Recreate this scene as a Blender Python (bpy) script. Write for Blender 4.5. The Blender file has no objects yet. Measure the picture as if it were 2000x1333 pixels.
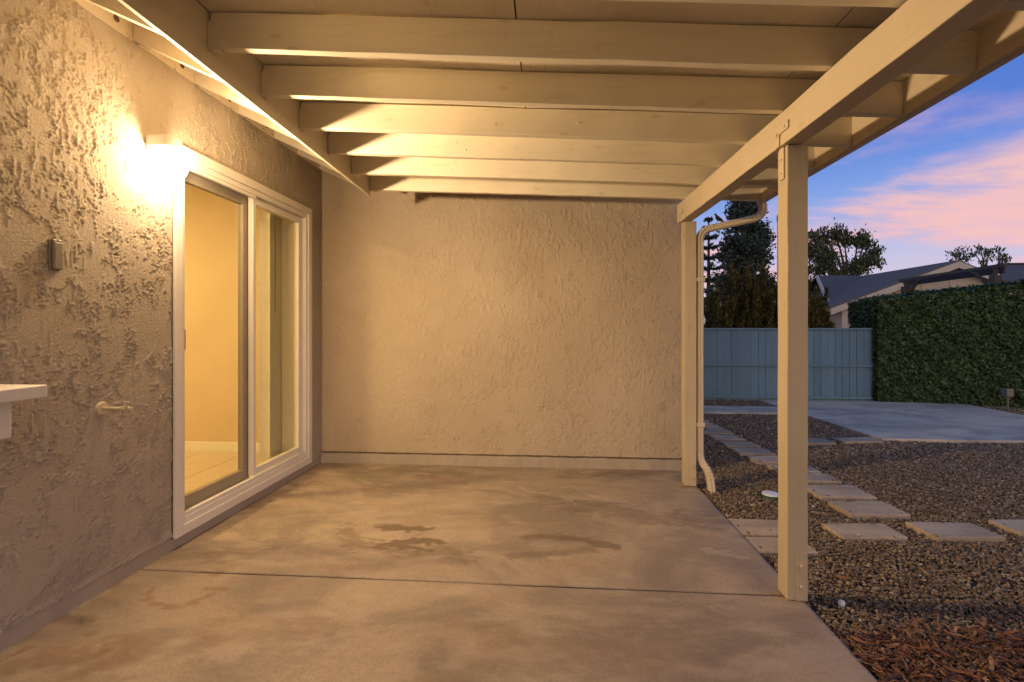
import bpy, bmesh, math, random
import numpy as np
from mathutils import Vector, Matrix, Euler
R = math.radians
random.seed(7)
SC = bpy.context.scene
COL = SC.collection

# ------------------------------------------------------------------ camera
CAM_H = 1.2
YAW = math.atan(72 / 940)
cd = bpy.data.cameras.new('camera'); cam = bpy.data.objects.new('camera', cd); COL.objects.link(cam)
cam.location = (0, 0, CAM_H); cam.rotation_euler = (R(90), 0, YAW)
cd.sensor_width = 36; cd.lens = 940 / 2000 * 36; cd.shift_y = -26.5 / 2000
cd.clip_start = 0.05; cd.clip_end = 1500
SC.camera = cam

# ------------------------------------------------------------------ node helpers
class NT:
    def __init__(s, tree): s.t = tree
    def n(s, typ, **kw):
        nd = s.t.nodes.new(typ)
        ins = kw.pop('ins', {})
        for k, v in kw.items(): setattr(nd, k, v)
        for k, v in ins.items(): s.set(nd, k, v)
        return nd
    def set(s, nd, k, v):
        sock = nd.inputs[k]
        if isinstance(v, bpy.types.NodeSocket): s.t.links.new(v, sock)
        elif isinstance(v, bpy.types.Node): s.t.links.new(v.outputs[0], sock)
        else:
            if sock.type == 'RGBA' and len(v) == 3: v = (*v, 1)
            sock.default_value = v
    def math(s, op, a, b=None, c=None, clamp=False):
        nd = s.n('ShaderNodeMath', operation=op, use_clamp=clamp)
        s.set(nd, 0, a)
        if b is not None: s.set(nd, 1, b)
        if c is not None: s.set(nd, 2, c)
        return nd.outputs[0]
    def mix(s, f, a, b, blend='MIX'):
        nd = s.n('ShaderNodeMix', data_type='RGBA', blend_type=blend)
        s.set(nd, 0, f); s.set(nd, 6, a); s.set(nd, 7, b)
        return nd.outputs[2]
    def ramp(s, f, stops, interp='LINEAR'):
        nd = s.n('ShaderNodeValToRGB'); s.set(nd, 0, f)
        cr = nd.color_ramp; cr.interpolation = interp
        while len(cr.elements) < len(stops): cr.elements.new(0.5)
        for e, (p, c) in zip(cr.elements, stops):
            e.position = p; e.color = (*c, 1) if len(c) == 3 else c
        return nd.outputs[0]
    def remap(s, v, a, b, c=0., d=1., smooth=True):
        nd = s.n('ShaderNodeMapRange', interpolation_type='SMOOTHSTEP' if smooth else 'LINEAR')
        s.set(nd, 0, v); s.set(nd, 1, a); s.set(nd, 2, b); s.set(nd, 3, c); s.set(nd, 4, d)
        return nd.outputs[0]
    def noise(s, vec, scale, detail=4., rough=.55, dist=0.):
        nd = s.n('ShaderNodeTexNoise')
        if vec is not None: s.set(nd, 'Vector', vec)
        s.set(nd, 'Scale', scale); s.set(nd, 'Detail', detail); s.set(nd, 'Roughness', rough); s.set(nd, 'Distortion', dist)
        return nd.outputs[0]
    def pos(s, scale=(1, 1, 1)):
        g = s.n('ShaderNodeNewGeometry')
        m = s.n('ShaderNodeMapping'); s.set(m, 0, g.outputs['Position']); m.inputs['Scale'].default_value = scale
        return m.outputs[0]

# ------------------------------------------------------------------ sky (dusk), exposure
SKY = 1.02
GLOW = 2.2
w = bpy.data.worlds.new('World'); SC.world = w; w.use_nodes = True
w.node_tree.nodes.clear(); T = NT(w.node_tree)
dirv = T.n('ShaderNodeTexCoord').outputs['Generated']
sx = T.n('ShaderNodeSeparateXYZ'); T.set(sx, 0, dirv)
el = sx.outputs[2]
grad = T.ramp(T.remap(el, -0.05, 0.95, smooth=False), [
    (0.0, (.30, .27, .27)), (.05, (.80, .66, .60)), (.10, (.66, .56, .68)), (.17, (.52, .52, .74)),
    (.27, (.22, .36, .76)), (.36, (.09, .21, .67)), (.46, (.08, .19, .58)), (1.0, (.10, .21, .44))])
den = T.math('ADD', T.math('MAXIMUM', el, 0.0), 0.16)
cv = T.n('ShaderNodeCombineXYZ')
T.set(cv, 0, T.math('DIVIDE', sx.outputs[0], den)); T.set(cv, 1, T.math('MULTIPLY', T.math('DIVIDE', sx.outputs[1], den), 1.5)); T.set(cv, 2, 8.4)
cn = T.noise(cv, .75, 9., .58, .35)
band = T.math('MULTIPLY', T.remap(el, .05, .14), T.remap(el, .25, .15))
cm = T.remap(T.math('ADD', cn, T.math('MULTIPLY', band, .12)), .51, .69)
cm = T.math('MULTIPLY', T.math('MULTIPLY', cm, T.remap(el, .02, .12)), T.remap(el, .22, .36, 1., .45))
ccol = T.ramp(cn, [(.40, (.62, .48, .64)), (.53, (.88, .50, .50)), (.68, (.98, .56, .46))])
skyc = T.mix(T.math('MULTIPLY', cm, .86), grad, ccol)
nish = T.n('ShaderNodeTexSky', sky_type='NISHITA', sun_disc=False, sun_elevation=R(0.5), sun_rotation=R(35))
nmul = T.mix(1.0, nish.outputs[0], (.06, .06, .06), 'MULTIPLY')
skyc = T.mix(.06, skyc, nmul)
# the sun went down behind the photographer: golden afterglow low in that half of the sky
hz = T.math('SQRT', T.math('ADD', T.math('POWER', sx.outputs[0], 2.), T.math('ADD', T.math('POWER', sx.outputs[1], 2.), 1e-4)))
west = T.math('DIVIDE', T.math('ADD', T.math('MULTIPLY', sx.outputs[0], -.15), T.math('MULTIPLY', sx.outputs[1], -.99)), hz)
glow = T.math('MULTIPLY', T.remap(west, -.05, .95), T.math('MULTIPLY', T.remap(el, .62, .04), T.remap(el, -.06, .0)))
skyc = T.mix(glow, skyc, (GLOW * 1.0, GLOW * .72, GLOW * .44))
bg = T.n('ShaderNodeBackground'); T.set(bg, 0, skyc); bg.inputs[1].default_value = SKY
T.n('ShaderNodeOutputWorld', ins={0: bg})

SC.view_settings.view_transform = 'Standard'
SC.view_settings.look = 'None'
SC.view_settings.gamma = 1; SC.view_settings.exposure = 0.12
SC.view_settings.use_curve_mapping = False
SC.render.engine = 'CYCLES'
cy = SC.cycles
cy.use_denoising = True
try: cy.denoiser = 'OPENIMAGEDENOISE'
except Exception: pass
cy.max_bounces = 7; cy.diffuse_bounces = 4; cy.glossy_bounces = 2; cy.transparent_max_bounces = 8
cy.sample_clamp_indirect = 3.0; cy.caustics_reflective = False; cy.caustics_refractive = False

LAMP_FRONT, LAMP_ROUND = 37., 17.      # watts: the bulb's beam to the front and its glow all round
ROOM = 330.0             # emission of the ceiling light in the room

# ------------------------------------------------------------------ materials
def mat(name):
    m = bpy.data.materials.new(name); m.use_nodes = True
    m.node_tree.nodes.clear(); t = NT(m.node_tree)
    b = t.n('ShaderNodeBsdfPrincipled'); o = t.n('ShaderNodeOutputMaterial', ins={0: b})
    return m, t, b
def bump(t, b, h, strength=.4, dist=.002):
    nd = t.n('ShaderNodeBump', ins={'Strength': strength, 'Distance': dist, 'Height': h}); t.set(b, 'Normal', nd)

def paint(name, c, rough=.55, grain=(6, 60, 60), dirt=.35, bs=.25, spec=.3):
    m, t, b = mat(name)
    p = t.pos(); pg = t.pos(grain)
    n1 = t.noise(p, 2.2, 5); n2 = t.noise(p, 14, 5, .65); n3 = t.noise(pg, 1.0, 3)
    cc = t.mix(t.math('MULTIPLY', t.remap(n1, .35, .7), .35), c, tuple(x * .82 for x in c))
    cc = t.mix(t.math('MULTIPLY', t.remap(n2, .62, .78), dirt), cc, tuple(x * y for x, y in zip(c, (.5, .42, .33))))
    if max(grain) > 40:
        n4 = t.noise(pg, .55, 5, .7, .4); vk = t.n('ShaderNodeTexVoronoi', ins={'Vector': t.pos(tuple(min(x, 9) for x in grain)), 'Scale': .9})
        cc = t.mix(t.math('MULTIPLY', t.remap(n4, .50, .70), .30), cc, tuple(x * y for x, y in zip(c, (.72, .66, .58))))
        cc = t.mix(t.math('MULTIPLY', t.remap(vk.outputs['Distance'], .13, .05), .35), cc, tuple(x * y for x, y in zip(c, (.62, .52, .42))))
    t.set(b, 'Base Color', cc); t.set(b, 'Roughness', t.remap(n2, .3, .7, rough - .08, rough + .12)); b.inputs['Specular IOR Level'].default_value = spec
    bump(t, b, t.math('ADD', n3, t.math('MULTIPLY', t.noise(p, 90, 3), .5)), bs, .002)
    return m

def plain(name, c, rough=.5, metal=0., var=.12, scale=30):
    m, t, b = mat(name)
    n = t.noise(t.pos(), scale, 4)
    t.set(b, 'Base Color', t.mix(t.remap(n, .3, .7), tuple(x * (1 - var) for x in c), tuple(min(1, x * (1 + var)) for x in c)))
    b.inputs['Roughness'].default_value = rough; b.inputs['Metallic'].default_value = metal
    return m

def stucco(name, c, fine=.5, spots=.3):
    m, t, b = mat(name)
    p = t.pos()
    n1 = t.noise(p, 1.3, 5); n2 = t.noise(p, 9, 5, .6); n3 = t.noise(p, 230, 3, .7); n4 = t.noise(p, 480, 2, .7)
    cc = t.mix(t.remap(n1, .3, .7), tuple(x * .90 for x in c), tuple(x * 1.06 for x in c))
    cc = t.mix(t.math('MULTIPLY', t.remap(n2, .55, .8), spots), cc, tuple(x * y for x, y in zip(c, (.78, .72, .66))))
    cc = t.mix(t.math('MULTIPLY', t.remap(n4, .35, .62, 1, 0), .30), cc, tuple(x * .5 for x in c))
    n5 = t.noise(p, 95, 4, .75); n6 = t.noise(p, 3.2, 6, .65)
    cc = t.mix(t.math('MULTIPLY', t.remap(n5, .54, .68), .34), cc, tuple(x * y for x, y in zip(c, (.62, .56, .50))))
    cc = t.mix(t.math('MULTIPLY', t.remap(n6, .48, .66), .30), cc, tuple(x * y for x, y in zip(c, (.84, .78, .70))))
    t.set(b, 'Base Color', cc); b.inputs['Roughness'].default_value = 1.; b.inputs['Specular IOR Level'].default_value = .03
    bump(t, b, t.math('ADD', t.noise(p, 120, 3, .7), t.math('ADD', n3, n4)), fine, .004)
    return m

def concrete(name, c, stain=True):
    m, t, b = mat(name)
    p = t.pos(); ps = t.pos((.75, 1.25, 1))
    n1 = t.noise(ps, 1.5, 7, .62, .8); n2 = t.noise(p, 5, 6, .65); n3 = t.noise(p, 150, 4, .8); n4 = t.noise(ps, 2.6, 8, .64, .5)
    n5 = t.noise(t.pos((.9, 1.7, 1)), 2.1, 9, .68, .7); n6 = t.noise(p, 26, 5, .7)
    cc = t.mix(t.remap(n1, .38, .60), tuple(x * y for x, y in zip(c, (.70, .68, .68))), tuple(x * y for x, y in zip(c, (1.15, 1.10, 1.03))))
    cc = t.mix(t.math('MULTIPLY', t.remap(n4, .50, .64), .45), cc, tuple(x * y for x, y in zip(c, (.98, .84, .70))))
    cc = t.mix(t.math('MULTIPLY', t.remap(n5, .54, .66), .32), cc, tuple(x * y for x, y in zip(c, (.60, .60, .64))))
    cc = t.mix(t.math('MULTIPLY', t.remap(n5, .46, .36), .40), cc, tuple(x * y for x, y in zip(c, (1.28, 1.25, 1.22))))
    cc = t.mix(t.math('MULTIPLY', t.remap(n2, .54, .72), .35), cc, tuple(x * y for x, y in zip(c, (.68, .64, .64))))
    cc = t.mix(t.math('MULTIPLY', t.remap(n6, .60, .74), .40), cc, tuple(x * y for x, y in zip(c, (.62, .56, .52))))
    cc = t.mix(t.math('MULTIPLY', t.remap(n3, .36, .56, 1, 0), .42), cc, tuple(x * .55 for x in c))
    n7 = t.noise(p, 58, 5, .8)
    cc = t.mix(t.math('MULTIPLY', t.remap(n7, .50, .64), .34), cc, tuple(x * y for x, y in zip(c, (.62, .57, .53))))
    cc = t.mix(t.math('MULTIPLY', t.remap(n7, .46, .36), .25), cc, tuple(x * y for x, y in zip(c, (1.3, 1.28, 1.25))))
    vo = t.n('ShaderNodeTexVoronoi', ins={'Vector': t.pos(), 'Scale': 34.})
    cc = t.mix(t.math('MULTIPLY', t.remap(vo.outputs['Distance'], .10, .05), t.remap(n2, .45, .6)), cc, tuple(x * .35 for x in c))
    rough = .62
    if stain:
        a = t.n('ShaderNodeAttribute', attribute_name='stain')
        s = t.n('ShaderNodeSeparateColor'); t.set(s, 0, a.outputs['Color'])
        cc = t.mix(t.math('MULTIPLY', s.outputs[0], .85), cc, tuple(x * y for x, y in zip(c, (.42, .36, .32))))
        cc = t.mix(t.math('MULTIPLY', s.outputs[1], .60), cc, tuple(x * y for x, y in zip(c, (1.42, 1.42, 1.42))))
        cc = t.mix(t.math('MULTIPLY', s.outputs[2], .62), cc, tuple(x * y for x, y in zip(c, (.62, .36, .20))))
        t.set(b, 'Roughness', t.math('SUBTRACT', t.remap(n2, .3, .7, .62, .8), t.math('MULTIPLY', s.outputs[0], .16)))
    else: b.inputs['Roughness'].default_value = .95
    t.set(b, 'Base Color', cc); b.inputs['Specular IOR Level'].default_value = .3 if stain else .08
    bump(t, b, t.math('ADD', n3, t.math('MULTIPLY', n2, 1.5)), .22, .003)
    return m

def leafmat(name, stops, rough=.5, trans=.15, spec=.35):
    m, t, b = mat(name)
    g = t.n('ShaderNodeNewGeometry')
    t.set(b, 'Base Color', t.ramp(g.outputs['Random Per Island'], stops))
    b.inputs['Roughness'].default_value = rough; b.inputs['Specular IOR Level'].default_value = spec
    if trans > 0:
        tr = t.n('ShaderNodeBsdfTranslucent'); t.set(tr, 0, t.ramp(g.outputs['Random Per Island'], [(p, tuple(x * 1.3 for x in c)) for p, c in stops]))
        mx = t.n('ShaderNodeMixShader', ins={0: trans, 1: b, 2: tr})
        t.set([n for n in t.t.nodes if n.bl_idname == 'ShaderNodeOutputMaterial'][0], 0, mx)
    return m

def glass(name):
    m = bpy.data.materials.new(name); m.use_nodes = True; m.node_tree.nodes.clear(); t = NT(m.node_tree)
    lw = t.n('ShaderNodeLayerWeight', ins={0: .5})
    fr = t.math('ADD', t.math('MULTIPLY', t.math('POWER', lw.outputs['Facing'], 5.), .55), .03)
    tr = t.n('ShaderNodeBsdfTransparent', ins={0: (.93, .95, .90)}); gl = t.n('ShaderNodeBsdfGlossy', ins={0: (1, 1, 1), 'Roughness': .01})
    mx = t.n('ShaderNodeMixShader', ins={0: fr, 1: tr, 2: gl}); t.n('ShaderNodeOutputMaterial', ins={0: mx})
    return m

PAINT = (.77, .70, .555)
M = {}
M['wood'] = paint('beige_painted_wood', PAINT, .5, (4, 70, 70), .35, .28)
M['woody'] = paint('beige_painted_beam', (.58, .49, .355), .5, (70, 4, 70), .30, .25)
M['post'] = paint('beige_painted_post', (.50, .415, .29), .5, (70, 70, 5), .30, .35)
M['rough'] = paint('rough_sawn_panel', (.76, .68, .53), .6, (130, 4, 30), .30, 1.0)
M['eave'] = paint('eave_paint', (.68, .60, .47), .5, (30, 30, 30), .2, .2)
M['stucco_l'] = stucco('rough_stucco', (.49, .43, .36), .75, .35)
M['stucco_b'] = stucco('stucco_back', (.55, .455, .35), .7, .45)
M['plinth'] = stucco('plinth_render', (.44, .38, .32), .35, .4)
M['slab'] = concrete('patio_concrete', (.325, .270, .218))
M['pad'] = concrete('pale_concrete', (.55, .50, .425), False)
M['paver'] = concrete('paver_concrete', (.46, .385, .30), False)
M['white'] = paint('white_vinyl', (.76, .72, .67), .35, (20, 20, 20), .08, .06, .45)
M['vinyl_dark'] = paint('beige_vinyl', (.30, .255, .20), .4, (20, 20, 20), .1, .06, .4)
M['metalp'] = paint('painted_metal', (.58, .50, .375), .4, (30, 30, 30), .2, .12, .45)
M['gutter'] = paint('gutter_metal', (.56, .47, .37), .4, (30, 30, 30), .2, .1, .45)
M['dark'] = plain('dark_metal', (.03, .028, .026), .45)
M['caulk'] = plain('brown_caulk', (.10, .065, .04), .9)
M['roofing'] = plain('roof_felt', (.10, .09, .085), .9)
M['plaster'] = paint('room_plaster', (.66, .52, .34), .8, (20, 20, 20), .03, .15, .2)
M['trimw'] = paint('room_trim', (.82, .78, .68), .4, (20, 20, 20), .03, .05)
M['tile'] = plain('floor_tile', (.60, .48, .34), .35, 0., .05)
M['grout'] = plain('grout', (.25, .18, .11), .9)
M['blind'] = plain('blind_vinyl', (.74, .70, .60), .5, var=.04)
M['glass'] = glass('window_glass')
M['grey_box'] = paint('grey_cover', (.20, .18, .155), .45, (20, 20, 20), .3, .1)
M['shelf'] = paint('white_shelf', (.72, .69, .64), .5, (30, 30, 30), .12, .1)
M['fence'] = paint('blue_grey_paint', (.125, .22, .30), .6, (60, 60, 6), .3, .3)
_t = NT(M['fence'].node_tree); _b = [n for n in _t.t.nodes if n.bl_idname == 'ShaderNodeBsdfPrincipled'][0]
_src = _b.inputs['Base Color'].links[0].from_socket; _o = _t.n('ShaderNodeObjectInfo')
_t.set(_b, 'Base Color', _t.mix(1.0, _src, _t.ramp(_o.outputs['Random'], [(0, (.88, .89, .9)), (1, (1.1, 1.08, 1.07))]), 'MULTIPLY'))
M['pole'] = plain('golden_pole', (.62, .36, .12), .5)
M['soil'] = None

m, t, b = mat('gravel_soil')
p = t.pos(); v = t.n('ShaderNodeTexVoronoi', ins={'Vector': p, 'Scale': 55.})
t.set(b, 'Base Color', t.mix(t.noise(p, 6, 4), t.ramp(v.outputs['Color'], [(0, (.06, .05, .045)), (1, (.20, .17, .14))]), (.10, .085, .07)))
b.inputs['Roughness'].default_value = .95
bump(t, b, v.outputs['Distance'], .8, .015)
M['soil'] = m

m, t, b = mat('pebble')
oi = t.n('ShaderNodeObjectInfo')
c1 = t.ramp(oi.outputs['Random'], [(0, (.05, .038, .025)), (.25, (.16, .105, .055)), (.45, (.28, .185, .095)), (.6, (.14, .112, .08)), (.76, (.27, .205, .125)), (.90, (.44, .335, .20)), (.97, (.22, .09, .035)), (1, (.62, .52, .40))])
t.set(b, 'Base Color', t.mix(t.math('MULTIPLY', t.noise(t.pos(), 160, 3), .5), c1, (.12, .10, .085)))
b.inputs['Roughness'].default_value = .65; b.inputs['Specular IOR Level'].default_value = .35
M['pebble'] = m
m, t, b = mat('bark_chip')
oi = t.n('ShaderNodeObjectInfo')
c1 = t.ramp(oi.outputs['Random'], [(0, (.05, .02, .012)), (.3, (.13, .055, .025)), (.6, (.24, .098, .038)), (.85, (.40, .18, .065)), (1, (.50, .28, .13))])
t.set(b, 'Base Color', t.mix(t.math('MULTIPLY', t.noise(t.pos((60, 60, 60)), 2, 4), .6), c1, (.05, .022, .014)))
b.inputs['Roughness'].default_value = .75
bump(t, b, t.noise(t.pos(), 200, 3), .5, .003)
M['chip'] = m

m, t, b = mat('lamp_glass'); t.t.nodes.remove(b)      # opal jar: lets the bulb's light through and glows itself
em = t.n('ShaderNodeEmission', ins={0: (1., .80, .55), 1: 7.}); tr = t.n('ShaderNodeBsdfTransparent')
mx = t.n('ShaderNodeMixShader', ins={0: .45, 1: tr, 2: em})
t.set([n for n in t.t.nodes if n.bl_idname == 'ShaderNodeOutputMaterial'][0], 0, mx)
M['lampglow'] = m
m, t, b = mat('room_lamp_glow'); t.t.nodes.remove(b)
em = t.n('ShaderNodeEmission', ins={0: (1., .66, .27), 1: ROOM})
t.set([n for n in t.t.nodes if n.bl_idname == 'ShaderNodeOutputMaterial'][0], 0, em)
M['roomglow'] = m

M['hedge'] = leafmat('hedge_leaf', [(0, (.012, .027, .012)), (.35, (.028, .064, .020)), (.7, (.055, .105, .033)), (.92, (.10, .16, .055)), (1, (.12, .10, .05))], .45, .12, .3)
M['juniper'] = leafmat('juniper_leaf', [(0, (.02, .03, .009)), (.5, (.065, .065, .016)), (.85, (.16, .125, .026)), (1, (.26, .18, .04))], .7, .2)
M['conifer'] = leafmat('conifer_leaf', [(0, (.022, .035, .032)), (.6, (.04, .062, .052)), (1, (.065, .09, .07))], .7, .1)
M['pepper'] = leafmat('tree_leaf', [(0, (.035, .055, .035)), (.6, (.07, .10, .05)), (1, (.14, .15, .06))], .6, .25)
M['bark'] = plain('tree_bark', (.06, .05, .042), .9)
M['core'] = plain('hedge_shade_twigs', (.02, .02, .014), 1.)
M['hwall'] = stucco('neighbour_stucco', (.44, .40, .38), .2, .2)
M['htrim'] = paint('neighbour_trim', (.46, .43, .40), .5)
M['pergola'] = plain('dark_stained_wood', (.045, .038, .036), .7)
m, t, b = mat('shingle_roof')
p = t.pos()
br = t.n('ShaderNodeTexBrick', ins={'Vector': t.pos((1, .9, 1)), 'Color1': (.065, .066, .075), 'Color2': (.095, .094, .105), 'Mortar': (.04, .04, .045), 'Scale': 2.2, 'Mortar Size': .015})
t.set(b, 'Base Color', t.mix(t.math('MULTIPLY', t.noise(p, 4, 4), .6), br.outputs[0], (.085, .08, .085)))
b.inputs['Roughness'].default_value = .9
M['shingle'] = m
m, t, b = mat('brown_shingle_roof')
t.set(b, 'Base Color', t.mix(t.noise(t.pos((1, 6, 8)), 4, 4), (.085, .078, .075), (.14, .12, .105))); b.inputs['Roughness'].default_value = .9
M['shingleb'] = m
M['bird'] = plain('brown_feathers', (.11, .085, .065), .8, var=.35, scale=90)
M['green'] = plain('green_plastic', (.05, .13, .06), .5)
M['pvc'] = plain('white_plastic', (.70, .72, .74), .4, var=.04)

# ------------------------------------------------------------------ mesh helpers
WL = {}
def link(o, parent=None, worldloc=None):
    COL.objects.link(o)
    if parent is not None: o.parent = parent
    if worldloc is None: worldloc = Vector((0, 0, 0))
    WL[o.name] = Vector(worldloc)
    o.location = Vector(worldloc) - (WL[parent.name] if parent is not None else Vector((0, 0, 0)))
    return o
def tag(o, label=None, cat=None, group=None, kind=None):
    if label: o['label'] = label
    if cat: o['category'] = cat
    if group: o['group'] = group
    if kind: o['kind'] = kind
    return o
def thing(name, loc, label, cat, group=None):
    o = bpy.data.objects.new(name, None); o.empty_display_size = .1
    link(o, None, loc); return tag(o, label, cat, group)
def from_np(name, V, F, mt, parent=None, smooth=False, keep=False):
    V = np.asarray(V, float)
    c = Vector((0, 0, 0)) if keep else Vector(((V.min(0) + V.max(0)) / 2).tolist())
    me = bpy.data.meshes.new(name)
    me.from_pydata((V - np.array(c)).tolist() if not isinstance(V, list) else V, [], F.tolist() if isinstance(F, np.ndarray) else F)
    me.materials.append(mt)
    if smooth: me.polygons.foreach_set('use_smooth', [True] * len(me.polygons))
    me.update()
    o = bpy.data.objects.new(name, me)
    return link(o, parent, c)
def from_bm(name, bm, mt, parent=None, smooth=False, bev=0, seg=2):
    if len(bm.verts) == 0: raise ValueError(name)
    co = np.array([v.co[:] for v in bm.verts]); c = Vector(((co.min(0) + co.max(0)) / 2).tolist())
    bmesh.ops.translate(bm, vec=-c, verts=bm.verts)
    bmesh.ops.recalc_face_normals(bm, faces=bm.faces)
    me = bpy.data.meshes.new(name); bm.to_mesh(me); bm.free(); me.materials.append(mt)
    if smooth: me.polygons.foreach_set('use_smooth', [True] * len(me.polygons))
    o = bpy.data.objects.new(name, me); link(o, parent, c)
    if bev:
        md = o.modifiers.new('bevel', 'BEVEL'); md.width = bev; md.segments = seg; md.limit_method = 'ANGLE'; md.angle_limit = R(40)
    return o
def hexa(bm, P):
    vs = [bm.verts.new(p) for p in P]
    for f in ((0, 1, 2, 3), (4, 7, 6, 5), (0, 4, 5, 1), (1, 5, 6, 2), (2, 6, 7, 3), (3, 7, 4, 0)): bm.faces.new([vs[i] for i in f])
def box(bm, x0, x1, y0, y1, z0, z1):
    hexa(bm, [(x0, y0, z0), (x1, y0, z0), (x1, y1, z0), (x0, y1, z0), (x0, y0, z1), (x1, y0, z1), (x1, y1, z1), (x0, y1, z1)])
def bx(name, x0, x1, y0, y1, z0, z1, mt, parent=None, bev=0):
    bm = bmesh.new(); box(bm, x0, x1, y0, y1, z0, z1); return from_bm(name, bm, mt, parent, bev=bev)
def ring_loft(bm, rings, cap=True, closed=True):
    vr = [[bm.verts.new(p) for p in r] for r in rings]
    n = len(rings[0])
    for a, b_ in zip(vr, vr[1:]):
        for i in range(n if closed else n - 1):
            bm.faces.new((a[i], a[(i + 1) % n], b_[(i + 1) % n], b_[i]))
    if cap: bm.faces.new(list(reversed(vr[0]))); bm.faces.new(vr[-1])
def lumber(name, p0, p1, wdt, hgt, mt, parent, up=(0, 0, 1), seg=10, jit=.0012, bev=.003, vertical_ends=False):
    """a sawn board from p0 to p1 (centre line of its bottom face), slightly uneven along its length"""
    p0, p1 = Vector(p0), Vector(p1); d = (p1 - p0).normalized()
    side = d.cross(Vector(up)).normalized(); upv = Vector(up) if vertical_ends else side.cross(d).normalized()
    rings = []
    for i in range(seg + 1):
        c = p0.lerp(p1, i / seg); j = lambda: random.uniform(-jit, jit)
        o = side * j() + upv * j()
        rings.append([c + o - side * (wdt / 2 + j()), c + o + side * (wdt / 2 + j()), c + o + side * (wdt / 2 + j()) + upv * (hgt + j()), c + o - side * (wdt / 2 + j()) + upv * (hgt + j())])
    bm = bmesh.new(); ring_loft(bm, rings)
    return from_bm(name, bm, mt, parent, bev=bev)
def cyl(bm, p0, p1, r0, r1=None, n=14):
    r1 = r0 if r1 is None else r1
    p0, p1 = Vector(p0), Vector(p1); d = (p1 - p0).normalized()
    a = d.orthogonal().normalized(); b_ = d.cross(a)
    rs = []
    for p_, r in ((p0, r0), (p1, r1)):
        rs.append([p_ + a * (r * math.cos(2 * math.pi * i / n)) + b_ * (r * math.sin(2 * math.pi * i / n)) for i in range(n)])
    ring_loft(bm, rs)
def tube(bm, pts, radii, n=8):
    pts = [Vector(p) for p in pts]; rs = []
    for i, p_ in enumerate(pts):
        d = (pts[min(i + 1, len(pts) - 1)] - pts[max(i - 1, 0)]).normalized()
        a = d.cross(Vector((.03, .97, .1))).normalized()
        if a.length < .1: a = d.orthogonal().normalized()
        b_ = d.cross(a); r = radii[i]
        rs.append([p_ + a * (r * math.cos(2 * math.pi * k / n)) + b_ * (r * math.sin(2 * math.pi * k / n)) for k in range(n)])
    ring_loft(bm, rs)
def lathe(bm, prof, c, n=32):
    rs = [[Vector((c[0] + r * math.cos(2 * math.pi * i / n), c[1] + r * math.sin(2 * math.pi * i / n), c[2] + z)) for i in range(n)] for r, z in prof]
    ring_loft(bm, rs)
def fnoise(ny, nx, dy, dx, wy, wx, seed):
    """band-limited random field with features about wy by wx metres across, unit deviation"""
    rng = np.random.default_rng(seed)
    f = np.fft.rfft2(rng.standard_normal((ny, nx)))
    ky = np.fft.fftfreq(ny, dy)[:, None] * wy; kx = np.fft.rfftfreq(nx, dx)[None, :] * wx
    q = np.sqrt(ky ** 2 + kx ** 2)
    f *= q * np.exp(-(q * 1.0) ** 2)
    o = np.fft.irfft2(f, (ny, nx)); return (o - o.mean()) / o.std()
def sst(x, a, b_):
    t_ = np.clip((x - a) / (b_ - a), 0, 1); return t_ * t_ * (3 - 2 * t_)

# ------------------------------------------------------------------ ground and slabs (structure)
GZ = -.05
gm = bmesh.new(); gv = [gm.verts.new(p) for p in ((-400, -400, GZ), (400, -400, GZ), (400, 400, GZ), (-400, 400, GZ))]; gm.faces.new(gv)
tag(from_bm('ground', gm, M['soil']), kind='structure')

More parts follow.
